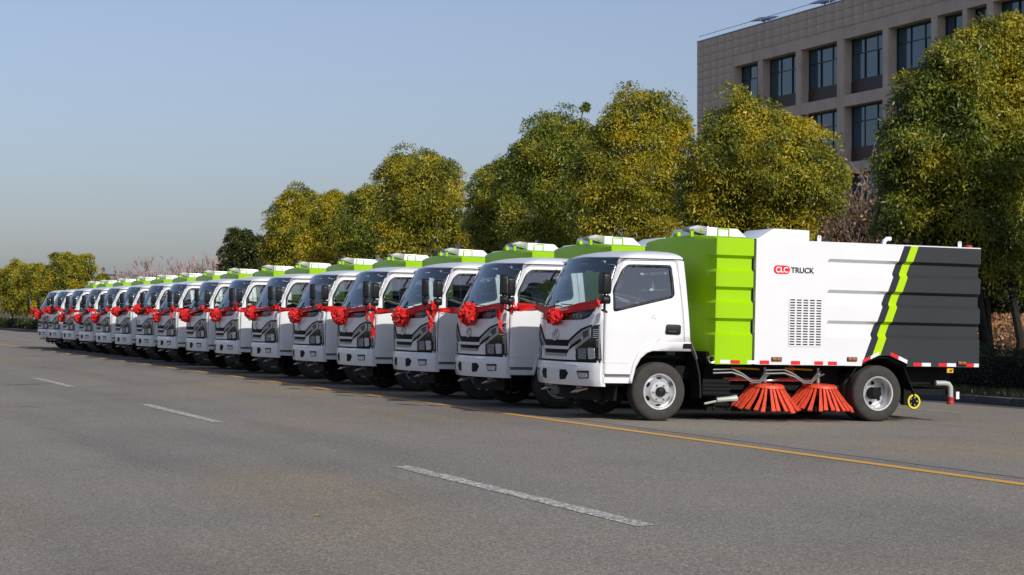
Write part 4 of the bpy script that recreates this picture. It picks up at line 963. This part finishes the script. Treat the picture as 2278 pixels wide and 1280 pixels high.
def hit(X, yp, i):                                     # where a sight line meets the curved front of truck i
    prev = None; yc = YC + OFFS[i]; z0 = zg(XF)
    for k in range(381):
        y = -.95 + 1.9 * k / 380; z = 1.2
        for _ in range(6):
            x = XF + Fx(y, z); w = x * ST + (yc + WIDE * y) * CT; py = HY - F_PX * (z + z0 - FALL * (x - XF) - ZC) / w; z += (py - yp) * w / F_PX
        px = CX + F_PX * (x * CT - (yc + WIDE * y) * ST) / w
        if prev and (prev[0] - X) * (px - X) <= 0: return y, z
        prev = (px, y, z)
    return .1, z
for i, ((X, yp), r, tl, tr, words) in enumerate(BOWS):
    y, z = hit(X, yp, i); y = max(-.2, min(.55, y - .14)); rnd = random.Random(40 + i)
    e = empty('ribbon_bow'); e.location = TRUCKS[i].location; e.rotation_euler = TRUCKS[i].rotation_euler; e.scale = TRUCKS[i].scale
    mb = MB(); rosette(mb, (Fx(y, z) - .08, y, z), r * (.95 if i < 8 else .80), i + 3); mb.build('rosette', RED_SATIN, e, angle=60, normals=False)
    mb = MB(); zr = z + .06; za = 1.47 + rnd.uniform(-.02, .03); zb = 1.41 + rnd.uniform(-.03, .03)
    ribbon(mb, [(Fx(y, zr) - .08, y, zr), (Fx(y - .3, 1.40) - .05, y - .3, zr + (za - zr) * .35), (Fx(-.7, 1.42) - .05, -.70, zr + (za - zr) * .75), (-.90, -1.0, za), (-.93, -1.10, za + .01)], .092, seed=i)
    ribbon(mb, [(Fx(y, zr) - .08, y, zr), (Fx(.5, 1.38) - .06, max(y + .1, .5), zr + (zb - zr) * .6), (Fx(.8, 1.38) - .06, .85, zb), (-1.12, 1.08, zb)], .092, seed=i + 50); mb.build('ribbon_band', RED_SATIN, e, angle=60, normals=False)
    mb = MB(); ribbon(mb, [(-.94, -1.10, za - .03), (-.97, -1.13, za + .04), (-.96, -1.07, za + .015), (-.94, -1.10, za - .04)], .09, Vector((0, 1, 0)), i + 9)
    ribbon(mb, [(-1.13, 1.06, zb - .03), (-1.17, 1.10, zb + .05), (-1.16, 1.14, zb), (-1.13, 1.10, zb - .05)], .09, Vector((0, 1, 0)), i + 19); mb.build('knot', RED_SATIN, e, angle=60, normals=False)
    for L, (tx, ty, tz), dd in ((tl, (-1.16, 1.12, zb), .02), (tr, (-.97, -.98, za), -.12)):
        if L: mb = MB(); ribbon(mb, [(tx, ty, tz), (tx - .02, ty + dd * .4, tz - L * .35), (tx - .01, ty + dd * .7, tz - L * .7), (tx - .02, ty + dd, tz - L)], .125, Vector((.2, 1, 0)), i + 29, .02); mb.build('tail', RED_SATIN, e, angle=60, normals=False)
    tag(e, f'{words}, on the {which(i)}', 'ribbon bow', 'red ribbon bows hung on the truck fronts')
# ------------------------------------------------------------------ trees, hedges, shrubs
def unit(v): return v / (np.linalg.norm(v, axis=1, keepdims=True) + 1e-9)
def crown_points(lobes, n, rng, size=.36, per=150):
    """leafy caps spread over the outer part of each lobe: leaves hang on the upper and outer side of every cap"""
    wts = np.array([l[3] ** 2 for l in lobes]); wts = wts / wts.sum(); P = []; D = []
    for l, wt in zip(lobes, wts):
        k = max(4, int(n * wt / per)); d = unit(rng.normal(size=(k, 3))); u = rng.random((k, 1))
        rad = l[3] * np.where(u < .25, .25 + 1.6 * u, .58 + .52 * rng.random((k, 1)) ** 1.2)
        c = np.array(l[:3]) + d * rad * np.array([1, 1, .95])
        cr = np.minimum(size * rng.uniform(.55, 1.35, (k, 1)), l[3] * .7); m = rng.integers(int(per * .6), int(per * 1.4), k)
        cc = np.repeat(c, m, 0); out = unit(d * .6 + np.array([0, 0, .8])); oo = np.repeat(out, m, 0)
        q = unit(rng.normal(size=(len(cc), 3)) * .62 + oo * .9)
        P.append(cc + q * np.repeat(cr, m, 0) * np.array([1, 1, .8]) * rng.uniform(.70, 1.06, (len(cc), 1))); D.append(q)
    return np.concatenate(P), np.concatenate(D)
def trunk_mesh(mb, base, lobes, r, rnd, stems=1):
    top = Vector((sum(l[0] for l in lobes) / len(lobes), sum(l[1] for l in lobes) / len(lobes), 0)); zt = max(l[2] for l in lobes)
    for s in range(stems):
        b = Vector(base) + Vector((rnd.uniform(-.25, .25), rnd.uniform(-.25, .25), 0)) * (stems > 1)
        pts = [b]; m = 6
        for k in range(1, m + 1): t = k / m; pts.append(Vector((b.x + (top.x - b.x) * t + rnd.uniform(-.12, .12), b.y + (top.y - b.y) * t + rnd.uniform(-.12, .12), b.z + (zt - b.z) * t * .78)))
        mb.tube(pts, [r * (1.15 - .95 * k / m) for k in range(m + 1)], 8)
        for l in lobes:
            o = pts[rnd.randint(2, 4)]; q = Vector(l[:3]); mid = (o + q) / 2 + Vector((rnd.uniform(-.2, .2), rnd.uniform(-.2, .2), -.15))
            mb.tube([o, mid, q], [r * .42, r * .3, r * .12], 6)
def tree(label, leafmat, x, lobes_px, X0, leaves, L, W, trunk_r=.14, droop=.75, seed=1, limewash=False, bark=None, stems=1, group='evergreen trees along the verge', wob=.4, name='evergreen_tree'):
    leaves = int(leaves * 2.3); L *= .66; W *= .66; rng = np.random.default_rng(seed); rnd = random.Random(seed); w = depth(X0, x); base = at(X0, 700, w); base.z = VZ - .05
    e = tag(empty(name, base), label, 'tree', group); lobes = []
    for (X, y, r) in lobes_px:
        q = at(X, y, w + rng.uniform(-wob, wob)); lobes.append((q.x - base.x, q.y - base.y, q.z - base.z, r * w / F_PX))
    p, d = crown_points(lobes, leaves, rng, size=min(.9, max(.40, .0092 * w)))
    leaf_cloud('crown', leafmat, p, d, L, W, droop, e, seed)
    mb = MB(); trunk_mesh(mb, (0, 0, 0), lobes, trunk_r, rnd, stems); mb.build('trunk', bark or BARK, e, normals=False)
    if limewash: MB().lathe([(trunk_r * 1.2, 0), (trunk_r * 1.14, .5), (trunk_r * 1.1, 1.0)], (0, 0, 0), 2, 10).build('whitewashed_base', LIMEWASH, e)
    return e
T = tree
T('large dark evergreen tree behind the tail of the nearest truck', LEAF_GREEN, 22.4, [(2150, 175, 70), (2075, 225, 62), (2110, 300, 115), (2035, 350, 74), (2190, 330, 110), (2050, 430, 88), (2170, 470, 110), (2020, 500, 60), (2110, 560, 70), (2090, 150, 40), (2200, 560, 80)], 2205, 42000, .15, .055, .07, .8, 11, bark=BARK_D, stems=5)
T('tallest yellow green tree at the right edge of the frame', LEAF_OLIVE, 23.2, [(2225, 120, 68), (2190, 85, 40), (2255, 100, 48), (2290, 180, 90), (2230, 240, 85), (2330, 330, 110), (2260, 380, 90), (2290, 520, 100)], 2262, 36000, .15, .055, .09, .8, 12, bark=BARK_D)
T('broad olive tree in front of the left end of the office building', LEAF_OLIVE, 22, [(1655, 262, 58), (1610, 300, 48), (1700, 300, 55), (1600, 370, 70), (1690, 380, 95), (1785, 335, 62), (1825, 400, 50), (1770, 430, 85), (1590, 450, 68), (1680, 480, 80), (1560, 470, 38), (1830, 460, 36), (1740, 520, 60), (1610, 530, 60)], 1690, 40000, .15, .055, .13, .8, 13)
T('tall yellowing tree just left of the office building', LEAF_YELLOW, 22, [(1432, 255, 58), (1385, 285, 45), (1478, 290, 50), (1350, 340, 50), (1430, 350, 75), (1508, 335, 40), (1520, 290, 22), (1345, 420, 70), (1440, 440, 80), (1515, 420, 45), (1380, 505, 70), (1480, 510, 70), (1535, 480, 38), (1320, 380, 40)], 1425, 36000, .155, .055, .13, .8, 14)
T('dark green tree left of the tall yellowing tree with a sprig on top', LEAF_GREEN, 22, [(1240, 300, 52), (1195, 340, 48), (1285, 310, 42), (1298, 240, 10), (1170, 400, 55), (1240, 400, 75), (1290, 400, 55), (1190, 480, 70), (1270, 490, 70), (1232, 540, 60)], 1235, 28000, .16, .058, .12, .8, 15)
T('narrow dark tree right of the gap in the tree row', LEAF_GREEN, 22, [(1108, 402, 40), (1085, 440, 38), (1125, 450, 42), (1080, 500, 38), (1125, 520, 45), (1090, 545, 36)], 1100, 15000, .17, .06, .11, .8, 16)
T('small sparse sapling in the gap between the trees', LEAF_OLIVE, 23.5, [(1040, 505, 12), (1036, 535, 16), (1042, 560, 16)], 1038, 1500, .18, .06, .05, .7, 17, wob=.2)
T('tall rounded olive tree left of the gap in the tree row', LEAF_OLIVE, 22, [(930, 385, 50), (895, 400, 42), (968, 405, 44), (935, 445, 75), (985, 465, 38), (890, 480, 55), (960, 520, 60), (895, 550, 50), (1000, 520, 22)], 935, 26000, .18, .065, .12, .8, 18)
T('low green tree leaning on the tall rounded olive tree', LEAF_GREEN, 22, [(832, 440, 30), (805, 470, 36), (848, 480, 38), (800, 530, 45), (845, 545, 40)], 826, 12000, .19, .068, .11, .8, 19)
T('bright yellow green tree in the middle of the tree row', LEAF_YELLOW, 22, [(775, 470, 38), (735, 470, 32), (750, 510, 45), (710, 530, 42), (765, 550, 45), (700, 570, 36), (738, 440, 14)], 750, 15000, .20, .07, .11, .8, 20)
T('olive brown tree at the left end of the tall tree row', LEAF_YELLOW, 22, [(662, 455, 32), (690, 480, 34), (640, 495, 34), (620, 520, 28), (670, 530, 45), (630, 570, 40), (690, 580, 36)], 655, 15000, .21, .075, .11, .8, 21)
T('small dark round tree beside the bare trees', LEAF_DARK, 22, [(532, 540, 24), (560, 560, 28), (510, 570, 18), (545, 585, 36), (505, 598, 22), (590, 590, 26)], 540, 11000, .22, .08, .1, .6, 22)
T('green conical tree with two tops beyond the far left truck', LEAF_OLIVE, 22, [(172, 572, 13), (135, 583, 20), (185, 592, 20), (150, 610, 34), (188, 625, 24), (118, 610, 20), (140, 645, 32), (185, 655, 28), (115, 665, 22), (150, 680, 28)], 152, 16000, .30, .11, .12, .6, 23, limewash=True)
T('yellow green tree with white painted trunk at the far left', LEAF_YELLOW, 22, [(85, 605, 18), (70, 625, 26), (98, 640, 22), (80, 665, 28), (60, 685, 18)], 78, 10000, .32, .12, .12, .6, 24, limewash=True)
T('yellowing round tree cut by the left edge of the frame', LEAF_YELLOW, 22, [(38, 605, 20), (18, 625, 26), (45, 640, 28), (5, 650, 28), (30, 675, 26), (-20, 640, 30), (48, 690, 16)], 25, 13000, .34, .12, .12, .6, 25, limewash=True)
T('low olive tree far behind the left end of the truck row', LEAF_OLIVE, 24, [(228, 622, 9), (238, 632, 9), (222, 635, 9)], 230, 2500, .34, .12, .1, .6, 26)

T('olive tree of the same row standing past the right edge of the frame', LEAF_OLIVE, 22.2, [(2520, 150, 110), (2600, 260, 140), (2470, 280, 120), (2560, 420, 150), (2660, 380, 120), (2460, 480, 110)], 2560, 14000, .22, .08, .12, .8, 31, bark=BARK_D)
T('green tree of the same row well past the right edge of the frame', LEAF_GREEN, 22.2, [(2900, 140, 130), (3000, 270, 160), (2820, 280, 140), (2920, 430, 170), (3050, 400, 130), (2800, 500, 120)], 2920, 14000, .22, .08, .12, .8, 32, bark=BARK_D)

def bare_tree(label, X, x, y_top, spread, seed, m=TWIG, r0=.07, levels=5, leaves=0, group='bare trees', z0=None, name='bare_tree', stems=5, thin=.012):
    rnd = random.Random(seed); w = depth(X, x); base = at(X, 700, w); base.z = VZ if z0 is None else z0
    H = at(X, y_top, w).z - base.z; e = tag(empty(name, base), label, 'tree' if name == 'bare_tree' else 'shrub', group); mb = MB(); tips = []
    def grow(p, d, l, r, lev):
        n = 3; pts = [p]
        for k in range(n): d = (d + Vector((rnd.uniform(-.22, .22), rnd.uniform(-.22, .22), rnd.uniform(-.02, .16)))).normalized(); pts.append(pts[-1] + d * l / n)
        mb.tube(pts, [max(thin, r * (1 - .4 * k / n)) for k in range(n + 1)], 3 if lev < 4 else 5, caps=False); tips.append(pts[-1])
        if lev > 0:
            for _ in range(3 if lev > 1 else 4):
                q = pts[rnd.randint(1, n)]; grow(q, (d + Vector((rnd.uniform(-.8, .8), rnd.uniform(-.8, .8), rnd.uniform(-.1, .6)))).normalized(), l * rnd.uniform(.55, .8), r * .55, lev - 1)
    for s in range(stems): grow(Vector((rnd.uniform(-.3, .3), rnd.uniform(-.3, .3), 0)), Vector((rnd.uniform(-spread, spread), rnd.uniform(-spread, spread), 1)).normalized(), H * .42, r0, levels - 1)
    zt = max(v[2] for v in mb.v); mb.v = [(a, b, c * H / zt) for (a, b, c) in mb.v]
    mb.build('branches', m, e, normals=False)
    if leaves:
        rng = np.random.default_rng(seed); tp = np.array([tuple(t) for t in tips]); tp[:, 2] *= H / zt; sel = tp[rng.integers(0, len(tp), leaves)] + rng.normal(size=(leaves, 3)) * .05
        leaf_cloud('dry_leaves', LEAF_DRY, sel, unit(rng.normal(size=(leaves, 3))), .14, .08, .5, e, seed)
    return e
for k, (X, yt) in enumerate(((285, 600), (318, 585), (352, 566), (392, 563), (415, 590))):
    bare_tree(['thin bare tree at the left end of the pale bare trees', 'pale bare tree left of the taller bare ones', 'tall pale bare tree with fine twigs above the distant truck roofs', 'pale bare tree with the highest top above the distant truck roofs', 'low bare tree at the right of the pale bare group'][k], X, 26, yt, .5, 60 + k, group='pale bare trees beyond the trucks', levels=6, thin=.017, leaves=60 if k in (1, 3) else 0)
for k, (X, yt) in enumerate(((452, 572), (478, 560), (583, 505))):
    bare_tree(['bare pinkish tree left of the small dark round tree', 'bare pinkish tree touching the small dark round tree', 'bare twiggy tree top behind the olive brown tree'][k], X, 25, yt, .5, 70 + k, group='pale bare trees beyond the trucks', levels=6, thin=.017)
for k, (X, yt, lv) in enumerate(((1840, 390, 500), (1893, 285, 1300), (1928, 320, 1000), (1965, 390, 120), (1985, 420, 60), (1870, 430, 60))):
    bare_tree(['bare shrub with few brown leaves right of the broad olive tree', 'tall bare shrub with most dry brown leaves before the office windows', 'bare shrub with dry brown leaves beside the large dark tree', 'bare grey shrub above the white truck body', 'bare twiggy shrub against the large dark tree', 'low bare shrub with thin upright twigs above the truck body'][k], X, 26 + k * .3, yt, .35, 80 + k, m=BARK if k % 2 else TWIG_B, r0=.035, levels=5, leaves=lv, group='bare shrubs before the office', name='bare_shrub', stems=6, thin=.010)
w = depth(257, 30); q = at(257, 700, w); up_ = tag(empty('utility_pole', (q.x, q.y, VZ)), 'thin far utility pole with a crossarm left of the pale bare trees', 'pole')
ph = at(257, 603, w).z - VZ; MB().tube([(0, 0, 0), (0, 0, ph)], [.13, .09], 8).build('post', BARK, up_); MB().box(-.9, -.05, ph - .45, .9, .05, ph - .33).build('crossarm', BARK_D, up_)
for s_ in (-.8, .8):
    wr = MB(); wr.tube([(s_, 60 * k_ / 10, ph - .3 - 1.6 * (1 - ((k_ - 5) / 5) ** 2)) for k_ in range(11)], .02, 4); wr.build('wire', BARK_D, up_)
# hedges
def hedge(label, x0, x1, y0, y1, z1, n, L, seed, m=LEAF_HEDGE):
    rng = np.random.default_rng(seed); e = tag(empty('clipped_hedge', ((x0 + x1) / 2, (y0 + y1) / 2, VZ)), label, 'hedge', 'clipped hedges on the verge')
    p = np.empty((n, 3)); p[:, 0] = rng.uniform(x0, x1, n); p[:, 1] = rng.uniform(y0, y1, n); p[:, 2] = rng.uniform(.08, z1, n) + .06 * np.sin(p[:, 1] * 2.1)
    f = rng.random(n); p[f < .45, 2] = z1 + .05 * np.sin(p[f < .45, 1] * 2.3) + rng.normal(size=(f < .45).sum()) * .03; a = (f >= .45) & (f < .85); p[a, 0] = x0 + rng.normal(size=a.sum()) * .04
    d = np.zeros((n, 3)); d[f < .45, 2] = 1; d[a, 0] = -1; d[f >= .85] = unit(rng.normal(size=((f >= .85).sum(), 3)))
    p[:, 0] -= (x0 + x1) / 2; p[:, 1] -= (y0 + y1) / 2
    leaf_cloud('hedge_leaves', m, p, d, L, L * .5, -.1, e, seed)
    core = MB().box(x0 - (x0 + x1) / 2 + .1, y0 - (y0 + y1) / 2, 0, x1 - (x0 + x1) / 2 - .1, y1 - (y0 + y1) / 2, z1 - .1); core.build('hedge_core', BARK_D, e, smooth=False)
hedge('dark green clipped hedge right of the nearest truck tail', 20.9, 22.0, 22, 44, .72, 30000, .055, 5)
hedge('low brownish clipped hedge at the far left edge of the road', 20.6, 21.8, 118, 300, .62, 22000, .22, 6, LEAF_DARK)
# verge grass, leaf litter on the bank, undergrowth
rng = np.random.default_rng(3)
n = 16000; p = np.stack([rng.uniform(19.8, 20.95, n), rng.uniform(24, 60, n), np.full(n, VZ)], 1)
g = leaf_cloud('verge_grass', leafm('grass_blades', (.04, .05, .012), (.09, .105, .03), (.20, .18, .07), 1.5, .2), p, np.tile([0, 0, 1.0], (n, 1)), .11, .014, -1.2, seed=4, spread=.5); g['kind'] = 'stuff'
def vz(x): return np.interp(x, [KERB_X, 21.2, 22.6, 24.2, 26.2, 28.5, 32], [VZ, VZ, VZ + .02, VZ + .25, VZ + 1.0, VZ + 1.35, VZ + 1.2])
n = 70000; x = rng.uniform(22.0, 28.5, n); p = np.stack([x, rng.uniform(24, 60, n), vz(x) + rng.uniform(0, .05, n)], 1)
g = leaf_cloud('fallen_leaves', LEAF_DRY, p, np.tile([-.3, 0, 1.0], (n, 1)), .085, .05, .0, seed=8, spread=.9); g['kind'] = 'stuff'
for k, (X, x, yt, r) in enumerate(((2210, 30, 560, 55), (2290, 30.5, 540, 70), (2120, 31, 550, 60))):
    T(['dark dense bush behind the leaf covered bank', 'dark dense bush at the right edge behind the bank', 'dark bush hidden behind the truck tail'][k], LEAF_DARK, x, [(X, 640, r), (X - 35, 660, r * .8), (X + 40, 650, r * .8), (X, 590, r * .8), (X - 40, 600, r * .7), (X + 40, 600, r * .7), (X + 10, 545, r * .7)], X, 16000, .16, .07, .08, .5, 90 + k, group='dark bushes behind the bank', name='evergreen_bush', bark=BARK_D)
# far wood on the horizon
n = 9000; yy = rng.uniform(320, 420, n); xx = rng.uniform(40, 420, n); p = np.stack([xx, yy, np.abs(rng.normal(size=n)) * 2.0 * (1 + .4 * np.sin(xx * .12)) - .4], 1)
g = leaf_cloud('distant_wood', leafm('distant_wood', (.05, .045, .03), (.10, .085, .055), (.15, .12, .08), .05, .1), p, unit(rng.normal(size=(n, 3))), 1.6, 1.0, .2, seed=9); g['kind'] = 'stuff'
